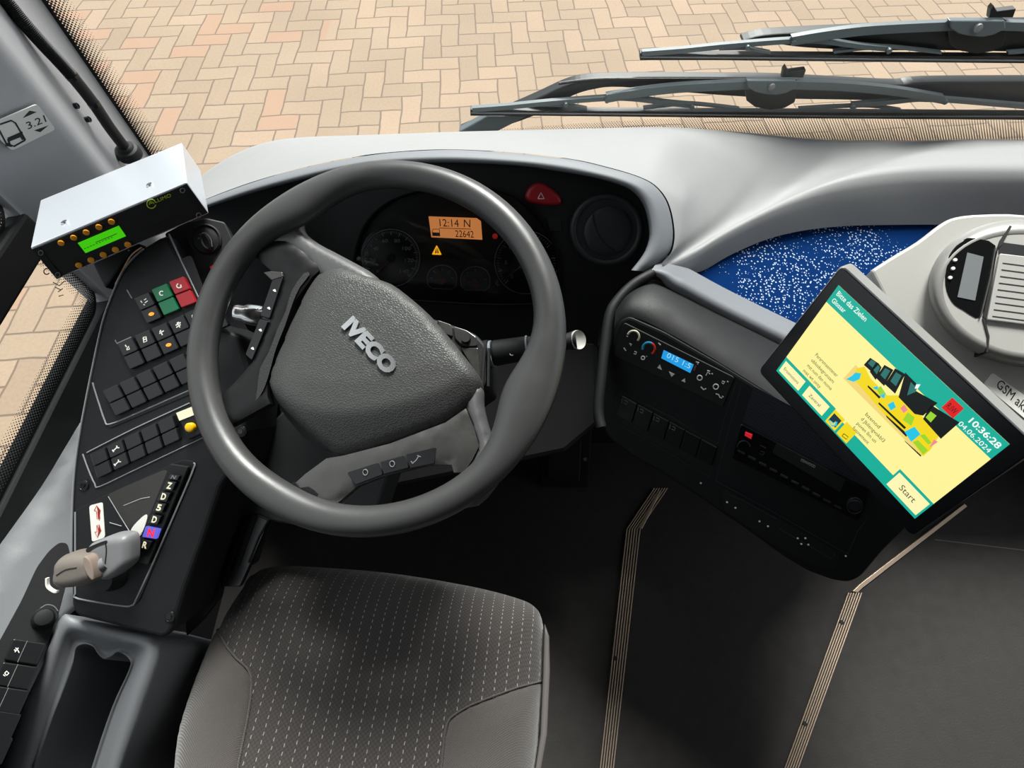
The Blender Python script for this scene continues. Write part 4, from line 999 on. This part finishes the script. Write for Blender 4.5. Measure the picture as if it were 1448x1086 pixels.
strokes('symbol', CF, [[(991, 547), (995, 551), (998.5, 549.5)], [(1012, 557), (1016, 558), (1018, 562), (1021, 563)], [(890, 486), (893, 487), (891.5, 489)], [(897, 497), (900, 498), (899, 501), (896, 500)], [(882, 492), (885, 496)], [(931, 485), (934, 488)], [(984, 512), (988, 513), (986, 515)], [(998, 531), (1001, 526), (1004, 529)], [(1000, 524), (1004, 525)], [(1021, 539), (1025, 540), (1023, 543), (1020.5, 541)], [(1006, 528), (1008, 529)], [(1028, 539.5), (1030, 540)], [(886, 475), (888, 476)], [(913.5, 503.5), (915, 504.5)], [(1021, 560), (1023, 561.5)]], 1.3, H4, .0047, WHITE, cp)
strokes('symbol', CF, [[(981, 524), (984, 517)]], 2.4, H4, .0047, plastic('dull red print', '#7a4a48', .5), cp)
# radio
rd = thing('car_radio', 'slim black car radio with a small red button in the console', 'radio', CF.pt((1130, 660)))
prism('face', CF, roundc([(1047, 599), (1228, 694), (1212, 738), (1034, 648)], 4), .0014, .006, BLKG, rd, bevel=.0015)
prism('display', CF, roundc([(1092, 640), (1098, 626), (1196, 678), (1188, 696)], 3), .006, .0066, DARK, rd)
prism('red_button', CF, [(1054, 611), (1064, 615), (1062, 621), (1053, 616)], .006, .008, glow('red button', '#d01f2c', .7, '#a01822'), rd)
strokes('button', CF, [[(1043 + 15.2 * k, 637 + 8.6 * k), (1053 + 15.2 * k, 642 + 8.6 * k)] for k in range(10)], 2.6, .006, .0074, LINE, rd)
disc('volume_knob', CF, (1208, 712), 10, .006, .013, BLK2, rd, 28); ring('knob_ring', CF, (1208, 712), 11, .8, .0012, LINE, rd).location += CF.n * .006
ring('left_pad', CF, (1052, 630), 9, .7, .0012, LINE, rd, 0, 180, 20).location += CF.n * .006
strokes('key', CF, [[(1075, 630), (1083, 634)], [(1076, 638), (1081, 640), (1078, 644), (1074, 641)]], 1.1, .006, .0066, LINE, rd)
text('maker_lettering', 'KENWOOD', CF, (1132, 652), (1152, 662), (1133.2, 648.5), .0069, plastic('grey lettering', '#9a9a9a', .4), rd, thick=.0002)
# =================================================================== TICKET SCREEN
MP = Pl(T(1186, 403, .578), (-.775, -.525, .353))
ms = thing('ticket_screen', 'tilted touch screen with yellow and green display on the right of the cab', 'screen', MP.pt((1270, 580), -.03))
mo = roundc([(1190, 376), (1468, 634), (1290, 759), (1072, 525)], 9, 5)
mo_s = roundc([(1189, 374), (1472, 636), (1289, 758), (1072, 524)], 9, 5)
prism('housing', MP, mo_s, -.034, -.006, SILVD, ms, bevel=.004, seg=3)
prism('bezel', MP, mo, -.006, 0, BLKG, ms, bevel=.0012)
tube('mount_arm', [MP.pt((1270, 580), -.034), MP.pt((1270, 580), -.06), CF.pt((1190, 640), -.01)], .012, BLK2, ms, 14)
TL_, TR_, BL_ = MP.pt((1186, 403)), MP.pt((1428, 628)), MP.pt((1098, 524))
def S(u, v, h=.0006): return TL_ + (TR_ - TL_) * u + (BL_ - TL_) * v + MP.n * h
def px_of(P):
    q = P - CC; t = q.dot(FW); return Vector((724 + FPX * q.x / t, 543 - FPX * q.dot(UP) / t))
def uv(u, v): return px_of(S(u, v, 0))
def srect(name, u0, v0, u1, v1, h, mat, par):
    return mk(name, [S(u0, v0, h), S(u1, v0, h), S(u1, v1, h), S(u0, v1, h)], [[3, 2, 1, 0]], mat, par)
GY = 1.0
YELS = glow('screen yellow', '#fdf49a', GY); TEAL = glow('screen teal', '#0fae98', GY); BTN = glow('screen button', '#fdf6b4', GY)
INK = glow('screen ink', '#4f5a2e', .6); INKG = glow('screen dark', '#0c1512', .5); WHS = glow('screen white', '#f4fff8', 1.0); CYS = glow('screen cyan', '#1fc6e6', GY)
SYEL = glow('screen gold', '#f3d914', GY); SGRN = glow('screen green', '#9ad52a', GY); SRED = glow('screen red', '#e01818', GY); SPINK = glow('screen pink', '#ef8a94', GY); SSAND = glow('screen sand', '#f2d678', GY); SNAV = glow('screen navy', '#16384a', .8); STL2 = glow('screen glass teal', '#2f7f78', .8)
scn = srect('screen', 0, 0, 1, 1, .0004, YELS, ms); face_cam(scn)
def sr(name, u0, v0, u1, v1, mat, k=1): return face_cam(srect(name, u0, v0, u1, v1, .0004 + .0003 * k, mat, scn))
sr('header_bar', 0, 0, 1, .175, TEAL); sr('footer_bar', 0, .865, 1, 1, TEAL)
sr('button_frame', 0, .82, .375, 1, TEAL); sr('button', .012, .85, .165, .975, BTN, 2); sr('button', .195, .85, .345, .975, BTN, 2)
sr('icon_tile', .375, .83, .445, .985, SYEL, 2); sr('icon_tile', .458, .83, .53, .985, SYEL, 2)
sr('icon_picture', .384, .86, .436, .955, SNAV, 3)
sr('start_frame', .79, .775, 1, 1, TEAL, 2); sr('start_button', .80, .80, .99, .97, BTN, 3)
def st_(name, s, u, v, w, hgt, mat, k=4, bold=0.0):
    """text: baseline from (u, v), width w, height hgt in screen units"""
    vs, fs = text_geo(s, bold, 0); x0, x1 = min(q.x for q in vs), max(q.x for q in vs)
    V = [S(u + w * (q.x - x0) / (x1 - x0), v - hgt * q.y / .72, .0004 + .0003 * k) for q in vs]
    return face_cam(mk(name, V, [list(f) for f in fs], mat, scn))
st_('header_lettering', 'Bitte das Zielen', .02, .07, .19, .045, WHS, bold=.01); st_('header_lettering', 'Glossar', .02, .14, .085, .042, WHS, bold=.01)
st_('clock_lettering', '10:36:28', .83, .085, .155, .05, WHS, bold=.02); st_('date_lettering', '04.06.2024', .81, .155, .165, .042, WHS)
st_('start_lettering', 'Start', .85, .91, .09, .06, INK); st_('button_lettering', 'Erosmotons', .03, .93, .11, .035, INK); st_('button_lettering', 'Zentral', .225, .93, .08, .035, INK)
for k, (s, w) in enumerate((('Perarsmsentener', .155), ('oblosbegrunsam', .16), ('mst num den mome', .175), ('mst wt onty', .125))):
    st_('paragraph_lettering', s, .12, .60 + .065 * k, w, .036, INK)
for k, (s, w) in enumerate((('bzenod', .09), ('d Jbilengvokbl3', .15), ('puven llm un', .125), ('funowment', .105))):
    st_('paragraph_lettering', s, .50, .655 + .06 * k, w, .036, INK)
rb = sr('alert_tile', .715, .035, .78, .15, SRED, 2); st_('alert_lettering', 'R:IW', .725, .12, .045, .05, INKG, 4)
strip_ = [(.402, .94), (.402, .90), (.415, .89), (.43, .90)]
def spoly(name, px, mat, k):
    o = mk(name, [MP.pt(p, .0004 + .0003 * k) for p in px], [list(range(len(px)))], mat, scn); return face_cam(o)
Z8 = lambda x, y: (1140 + x / 4.175, 480 + y / 4.175)
def zp(*p): return [Z8(*q) for q in p]
spoly('icon_swirl', zp((130, 470), (160, 490), (185, 485), (180, 510), (150, 515)), CYS, 5)
spoly('icon_swirl', zp((140, 475), (160, 500), (175, 480), (168, 505), (150, 505)), SYEL, 6)
tubes('icon_outline', [[MP.pt(p, .0016) for p in zp((222, 556), (248, 575), (238, 590), (212, 570), (222, 556))]], .0004, INKG, scn, 5)
spoly('picture_ground', zp((220, 230), (292, 150), (720, 600), (680, 690)), SSAND, 2)
spoly('picture_vehicles', zp((270, 225), (300, 170), (345, 160), (380, 230), (480, 330), (560, 330), (790, 560), (735, 650), (690, 690), (640, 625), (450, 430), (330, 290)), SYEL, 3)
spoly('picture_swoosh', zp((235, 235), (270, 215), (290, 195), (325, 200), (315, 235), (280, 250)), CYS, 4)
for k, q in enumerate((((340, 150), (378, 108), (425, 140), (390, 195)), ((375, 190), (425, 138), (445, 165), (410, 240)), ((410, 225), (462, 150), (515, 180), (460, 275)), ((465, 265), (525, 170), (585, 205), (525, 320)), ((545, 340), (585, 195), (650, 260), (640, 300), (775, 375), (690, 450), (640, 440)))):
    spoly('picture_bus', zp(*q), INKG, 4)
    c = sum((Vector(p) for p in q), Vector((0, 0))) / len(q); spoly('picture_windscreen', zp(*[tuple(c.lerp(Vector(p), .55) + Vector((5, -8))) for p in q[:4]]), STL2, 5)
spoly('picture_bus', zp((690, 470), (735, 385), (905, 490), (795, 587)), INKG, 4)
spoly('picture_windscreen', zp((705, 460), (735, 425), (770, 450), (735, 490)), SGRN, 5)
for q, m in ((((415, 295), (440, 275), (470, 320), (440, 335)), SGRN), (((390, 285), (420, 275), (430, 305)), CYS), (((480, 385), (515, 365), (530, 400), (500, 420)), CYS), (((430, 330), (470, 315), (460, 350)), CYS), (((555, 405), (580, 385), (600, 415), (575, 435)), SPINK), (((570, 475), (600, 430), (640, 460), (620, 510)), SGRN), (((580, 545), (640, 515), (675, 560), (620, 605)), CYS), (((630, 605), (660, 595), (720, 655), (690, 680)), SGRN), (((670, 565), (700, 560), (740, 610), (720, 620)), SGRN), (((725, 640), (755, 590), (778, 605)), SPINK), (((580, 595), (680, 685), (675, 692), (585, 605)), INKG), (((430, 370), (590, 520), (580, 530), (425, 380)), INKG), (((470, 445), (600, 560), (590, 575), (475, 460)), INKG), (((365, 270), (440, 340), (430, 350), (362, 280)), INKG), (((650, 265), (675, 265), (660, 290), (640, 290)), WHS)):
    spoly('picture_detail', zp(*q), m, 6)

# =================================================================== TICKET PRINTER
TP = Pl(T(1350, 450, .635), (-.30, -.33, .895))
tp = thing('ticket_printer', 'silver ticket printer with round raised head and grey slotted paper cover', 'ticket printer', TP.pt((1380, 480), -.2))
prism('base_plate', TP, smooth_poly([(1231, 382), (1262, 362), (1297, 341), (1330, 316), (1352, 306), (1390, 302), (1450, 303), (1540, 320)], 3, False) + [Vector(p) for p in ((1640, 420), (1620, 640), (1480, 622), (1400, 590), (1300, 520))], -.035, 0, SILV, tp, bevel=.004, seg=3)
hc = (1455, 415)
def ell(rx, ry, n=64, c=hc): return circ(c, rx, n, ry, .12)
rows = []
for (rx, ry, h) in ((143, 104, 0), (142, 103, .010), (136, 97, .022), (128, 89, .026), (122, 84, .025)):
    rows.append([TP.pt(p, h) for p in ell(rx, ry, c=(hc[0], hc[1]))])
for r in rows: r.append(r[0])
loft('head_ring', rows, SILVD, tp)
mk('head_top', [TP.pt(p, .0245) for p in ell(124, 86)], [list(range(64))], SILV, tp)
face_cam(bpy.data.objects['head_top'])
pn = prism('control_panel', TP, smooth_poly([(1362, 340), (1372, 336), (1408, 347), (1400, 395), (1388, 448), (1362, 438), (1346, 426), (1337, 402), (1340, 368), (1350, 350)], 3), .022, .0255, BLKG, tp, bevel=.0006)
prism('display', TP, [(1368, 357), (1391, 363), (1379, 425), (1354, 420)], .0256, .0262, plastic('grey lcd', '#74777a', .35), pn)
for q in ((1350, 368), (1347, 380), (1343, 393)): disc('status_button', TP, q, 3, .0255, .0275, WHITE, pn, 16)
strokes('silver_edge', TP, [[(1408, 350), (1400, 395), (1387, 448)]], 2, .0245, .0275, CHROME, tp)
prism('cover_gap', TP, [(1410, 352), (1417, 346), (1431, 320), (1428, 319), (1414, 340), (1411, 348), (1390, 448), (1396, 452)], .0246, .026, DARK, tp)
strokes('cover_gap', TP, [[(1391, 450), (1398, 476), (1396, 498)]], 3, .0, .026, DARK, tp)
cv_ = prism('paper_cover', TP, roundc([(1414, 358), (1560, 375), (1540, 470), (1396, 452)], 3), .0246, .0285, SILV, tp, bevel=.001)
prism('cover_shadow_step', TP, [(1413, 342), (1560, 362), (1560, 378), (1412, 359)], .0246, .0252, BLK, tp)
for k in range(9):
    a = Vector((1418 - 1.8 * k, 372 + 9.4 * k)); strokes('slot', TP, [[a, a + Vector((100, 13))]], 1.5, .0284, .0288, DARK, cv_)
lb = prism('label_plate', TP, roundc([(1404, 527), (1520, 610), (1508, 640), (1391, 544)], 3), .0, .0012, WHITE, tp)
text('lettering', 'GSM aktiv', TP, (1408, 546), (1457, 591), (1415, 535.5), .0014, RUB, lb, thick=.0002)
pdm = prism('pedestal', TP, [(1345, 440), (1500, 420), (1600, 480), (1560, 620), (1430, 600), (1330, 520)], -.30, -.033, BLK2, tp, bevel=.01)

# =================================================================== FARE BOX ON THE PILLAR
f0, f1, f2, f3 = T(43, 350, .6258), T(264, 257.5, .6572), T(295.5, 302, .691), T(80, 396, .6596)
k0, k1 = T(57, 283, .7164), T(257, 201.5, .7478); k2 = T(284, 241, .7816); k3 = k0 + (f3 - f0) * 1.0
fb = thing('fare_terminal', 'metal box terminal with green display and orange buttons at the windscreen pillar', 'ticket terminal', (f0 + f2) / 2 - Vector((0, 0, .06)))
mk('case', [f0, f1, f2, f3, k0, k1, k2, k3], [[0, 1, 2, 3], [4, 5, 1, 0], [1, 5, 6, 2], [7, 3, 2, 6], [4, 0, 3, 7], [5, 4, 7, 6]], STEEL, fb, bevel=.0015, fixn=True)
FF = pl3(f0, f1, f3)
fp = prism('front_panel', FF, [(45, 353), (264, 260), (294, 301), (80, 394)], .0, .003, DARK, fb, bevel=.0008)
for a in ([(45, 353), (54, 349), (88, 391), (80, 394)], [(255, 264), (264, 260), (294, 301), (285, 305)]): prism('panel_ear', FF, a, .003, .0038, BLK2, fp)
FH = .003
prism('display', FF, [(110, 344), (168, 319.5), (178, 334), (121, 358)], FH, .004, glow('green lcd', '#46d40a', .80), fp)
text('display_text', '----- - -------', FF, (118, 352.5), (158, 336), (116.5, 349), .0043, plastic('lcd text', '#1d5a08', .5), fp, thick=.0001) if False else strokes('display_text', FF, [[(119 + 4.2 * k, 352 - 1.75 * k), (121.4 + 4.2 * k, 351 - 1.75 * k)] for k in range(10)] + [[(135, 343), (165, 330.5)]], .9, .0041, .0043, plastic('lcd text', '#1d5a08', .5), fp)
for k in range(5):
    for q in ((86.5 + 17.8 * k, 343 - 7.5 * k), (111.5 + 17.3 * k, 374.5 - 7.3 * k)): disc('key', FF, q, 4.8, FH, .0055, ORB, fp, 20, dome=.0005)
ring('logo_ring', FF, (214, 287), 6.2, .8, .0006, plastic('lime print', '#a8c030', .5), fp, 20, 350).location += FF.n * FH
strokes('logo_mark', FF, [[(211, 290), (212.5, 282), (215, 286), (218, 288)], [(213, 288), (217, 286)]], 1.2, FH, .0036, MATS['lime print'], fp)
text('logo_lettering', 'LLIMO', FF, (220, 287), (242.5, 278), (218, 282.5), .0034, MATS['lime print'], fp, thick=.0002)
prism('card_slot', FF, [(198, 327), (252, 304), (255, 308), (201, 331)], FH, .0036, DARK, fp)
for q in ((58, 356), (82, 387), (258, 268), (281, 303)): ring('screw', FF, q, 3.2, .8, .001, DIM, fp).location += FF.n * FH
for q in ((104, 383), (122, 376), (136, 368), (182, 354), (152, 363)): disc('led', FF, q, 1.2, FH, .0038, DIM, fp, 8)
TPp = pl3(f0, f1, k0)
for q in ((92, 315), (212, 262)): disc('screw', TPp, q, 3, 0, .002, CHROME, fb, 12)
br = prism('bracket', IP(.725), [(130, 372), (196, 343), (176, 368), (158, 396), (148, 408)], -.02, 0, BLK, fb, bevel=.003)
tube('loose_wire', smooth_poly([FF.pt((200, 350), .004), FF.pt((185, 362), .004), FF.pt((172, 385), -.01), FF.pt((163, 402), -.03)], 5, False), .0009, plastic('tan wire', '#a07a60', .5), fb, 6)

# =================================================================== HEIGHT STICKER AND GOOSENECK
HP = Pl((-.6775, .668, .92), (.887, -.462, 0))
hs = prism('height_sticker', HP, roundc([(-20, 178), (53, 147), (79, 183), (17, 213)], 5), .0, .0025, plastic('sticker grey', '#c6c7c4', .5), None); tag(hs, 'pale grey sticker with a bus drawing and 3.21 on the windscreen pillar', 'sticker')
def hst(nm, polys): prisms(nm, HP, polys, .0025, .0029, RUB, hs)
text('height_number', '3.21', HP, (40, 183), (66, 172), (36, 173.5), .0027, RUB, hs, thick=.0003)
hst('arrow_mark', [[(32.5, 167), (52, 158.5), (42, 156.5)], [(48.5, 184.5), (68.5, 177.5), (57, 187)]])
merged('bus_mark', [stroke_geo(HP, l, 2.4, .0025, .0029) for l in ([(0, 176), (16, 170.5), (22, 174), (36, 198)], [(-4, 178), (10, 205)], [(10, 203), (20, 207), (36, 198)], [(11, 196), (32, 187)], [(8, 205), (17, 207)])] +
       [prism_geo(HP, q, .0025, .0029) for q in ([(10, 197), (31, 188), (36, 197), (31, 198), (29, 194), (14, 200), (16, 206), (13, 206)],)], RUB, hs)
gn = thing('gooseneck', 'black flexible gooseneck stalk rising along the windscreen pillar', 'gooseneck', onX(177, 212, -.68))
gpx = smooth_poly([(176, 208, -.668), (155, 180, -.665), (135, 150, -.665), (112, 120, -.668), (88, 92, -.67), (60, 62, -.672), (35, 34, -.675), (5, -2, -.68), (-30, -40, -.68)], 6, False)
gp3 = [onX(p.x, p.y, p.z) for p in gpx]
cut = 18
tube('sleeve', gp3[:cut + 4], .0088, RUB, gn, 16)
P = resample(gp3[cut + 2:], 160)
tube('corrugated_hose', P, [.0082 + (.0012 if i % 2 else 0) for i in range(160)], RUB, gn, 14)
tube('collar', gp3[12:14], .0092, BLKG, gn, 16); tube('collar', gp3[cut + 2:cut + 4], .0094, BLKG, gn, 16)
bx_ = (gp3[3] - gp3[0]).normalized()
lathe('base', gp3[0] - bx_ * .018, bx_, [(.020, 0), (.021, .008), (.018, .014), (.014, .016), (.013, .019), (.0105, .021)], RUB, gn, 32)

# =================================================================== WIPERS OUTSIDE THE WINDSCREEN
def wiper(label, y, ox, oy, s, loc, arm_in):
    wp = thing('windscreen_wiper', label, 'windscreen wiper', loc, 'windscreen wipers')
    PL = Pl((0, y, 0), (0, -1, 0))
    q = lambda x, yy: (ox + (x - 665) * s, oy + (yy - 160) * s)
    Q = lambda *p: [q(*a) for a in p]
    bl = prism('blade', PL, Q((665, 155), (760, 157), (1100, 159), (1500, 162), (1720, 160), (1720, 168), (1500, 170), (1100, 167.5), (760, 164), (665, 164)), -.012, .004, WIPB, wp, bevel=.001)
    strokes('rubber_edge', PL, [Q((666, 160), (900, 162), (1200, 165), (1720, 165))], 1.3 * s, .004, .0055, DIM, bl)
    def bow(nm, pts, w, h0, h1, m): return strokes(nm, PL, [smooth_poly(Q(*pts), 5, False)], w * s, h0, h1, m, wp)
    bow('bridge', [(858, 140), (900, 133), (960, 126), (1060, 121), (1088, 121), (1120, 121), (1200, 124), (1270, 131), (1335, 142)], 11, -.002, .010, WIPG)
    bow('yoke', [(668, 156), (720, 152), (780, 146), (860, 140), (900, 141), (945, 147), (978, 150)], 6, -.004, .006, WIPG)
    bow('yoke', [(1205, 150), (1250, 146), (1300, 141), (1335, 142), (1420, 149), (1500, 156)], 6, -.004, .006, WIPG)
    bow('claw', [(765, 150), (800, 150), (830, 155)], 3, -.006, .003, WIPG); bow('claw', [(910, 154), (945, 150), (980, 148), (1046, 155)], 3, -.006, .003, WIPG); bow('claw', [(1130, 155), (1180, 152), (1230, 151), (1275, 157)], 3, -.006, .003, WIPG)
    prism('hub_cap', PL, Q((1056, 114), (1126, 114), (1127, 124), (1112, 132), (1098, 135), (1084, 134), (1068, 131), (1057, 124)), .004, .018, WIPG, wp, bevel=.002)
    c = PL.pt(q(1091, 122), .018); lathe('pivot_bolt', c, PL.n, [(.0065 * s, 0), (.0065 * s, .005), (.004, .006)], DIM, wp, 16)
    prism('hub_back', PL, Q((1052, 120), (1130, 120), (1124, 145), (1110, 153), (1090, 156), (1068, 152), (1056, 143)), -.004, .003, WIPB, wp, bevel=.002)
    for p in ((800, 146), (858, 140), (978, 150), (1205, 150), (1335, 142)):
        disc('rivet', PL, q(*p), 3.2 * s, .004, .0125, WIPG, wp, 12)
    ja = prism('nozzle', PL, Q((1106, 112), (1108, 100), (1112, 95), (1116, 102), (1140, 99), (1136, 110), (1122, 110), (1130, 115)), -.008, .006, WIPB, wp, bevel=.001)
    return wp, PL, Q
w_a, PLa, Qa = wiper('lower windscreen wiper outside the glass, nearest the dashboard top', 1.045, 665, 160, 1.0, onY(1090, 150, 1.045), True)
arm = smooth_poly(Qa((650, 186), (700, 165), (758, 140), (800, 121), (830, 114), (880, 112), (1000, 112), (1100, 113), (1200, 118), (1270, 121), (1310, 117), (1448, 116), (1720, 116)), 4, False)
arm2 = smooth_poly(Qa((690, 186), (735, 172), (790, 150), (810, 136), (840, 127), (880, 124), (1000, 134), (1100, 140), (1200, 142), (1270, 144), (1330, 146), (1448, 150), (1720, 152)), 4, False)
prism('arm', PLa, list(arm) + list(arm2)[::-1], -.04, -.012, WIPB, w_a, bevel=.004)
tubes('washer_hose', [[PLa.pt(p, -.008) for p in smooth_poly(Qa((790, 118), (840, 112), (900, 111), (1000, 111), (1100, 112))  , 4, False)], [PLa.pt(p, -.006) for p in smooth_poly(Qa((930, 124), (1000, 116), (1020, 115)), 4, False)]], .003, WIPB, w_a)
prism('arm_foot', PLa, [(648, 187), (690, 164), (745, 165), (700, 188)], -.03, -.008, WIPG, w_a, bevel=.003)
w_b, PLb, Qb = wiper('upper windscreen wiper outside the glass, farther up beyond the lower one', 1.075, 905, 81, 1.12, onY(1390, 60, 1.075), False)
armb = smooth_poly([(1050, 58), (1080, 50), (1140, 46), (1230, 42), (1330, 37), (1448, 34), (1700, 34)], 4, False); armb2 = smooth_poly([(1050, 62), (1090, 62), (1140, 68), (1230, 72), (1330, 72), (1448, 74), (1700, 78)], 4, False)
prism('arm', PLb, list(armb) + list(armb2)[::-1], -.04, -.012, WIPB, w_b, bevel=.004)
q_ = PLb.pt((1830, 60), -.03); box('arm_link', (PLb.pt((1690, 60)).x, q_.y, q_.z - .012), (q_.x + .02, q_.y + .02, q_.z + .012), WIPB, w_b)
box('pivot_post', (q_.x - .02, wy(q_.x) + .020, .45), (q_.x + .02, q_.y + .015, q_.z + .015), WIPB, w_b)

# =================================================================== LIGHT AND CAMERA
w = bpy.data.worlds.new('sky'); sc.world = w; w.use_nodes = True
N, L = w.node_tree.nodes, w.node_tree.links; bg = N['Background']
tc = N.new('ShaderNodeTexCoord'); sp_ = N.new('ShaderNodeSeparateXYZ'); L.new(tc.outputs['Generated'], sp_.inputs[0])
cr = N.new('ShaderNodeValToRGB'); L.new(sp_.outputs[2], cr.inputs[0])   # overcast sky: three times brighter overhead than at the horizon
cr.color_ramp.elements[0].position = 0; cr.color_ramp.elements[0].color = (.80, .83, .88, 1); cr.color_ramp.elements[1].position = 1; cr.color_ramp.elements[1].color = (.95, .97, 1, 1)
L.new(cr.outputs[0], bg.inputs['Color']); bg.inputs['Strength'].default_value = 1.3
sd = bpy.data.lights.new('sun', 'SUN'); sd.energy = 9.0; sd.angle = math.radians(20); sd.color = (1, .97, .92)
so = bpy.data.objects.new('sun', sd); COL.objects.link(so)
so.rotation_euler = Vector((-.12, -.62, -.77)).to_track_quat('-Z', 'Y').to_euler()
cd_ = bpy.data.cameras.new('camera'); cam = bpy.data.objects.new('camera', cd_); COL.objects.link(cam)
cam.location = CC; cam.rotation_euler = (math.radians(90) - PITCH, 0, 0)
cd_.sensor_width = 36; cd_.lens = 36 * FPX / 1448; cd_.clip_start = .02
sc.camera = cam
vs_ = sc.view_settings; vs_.view_transform = 'Standard'; vs_.look = 'None'; vs_.gamma = 1; vs_.use_curve_mapping = False; vs_.exposure = 0.0
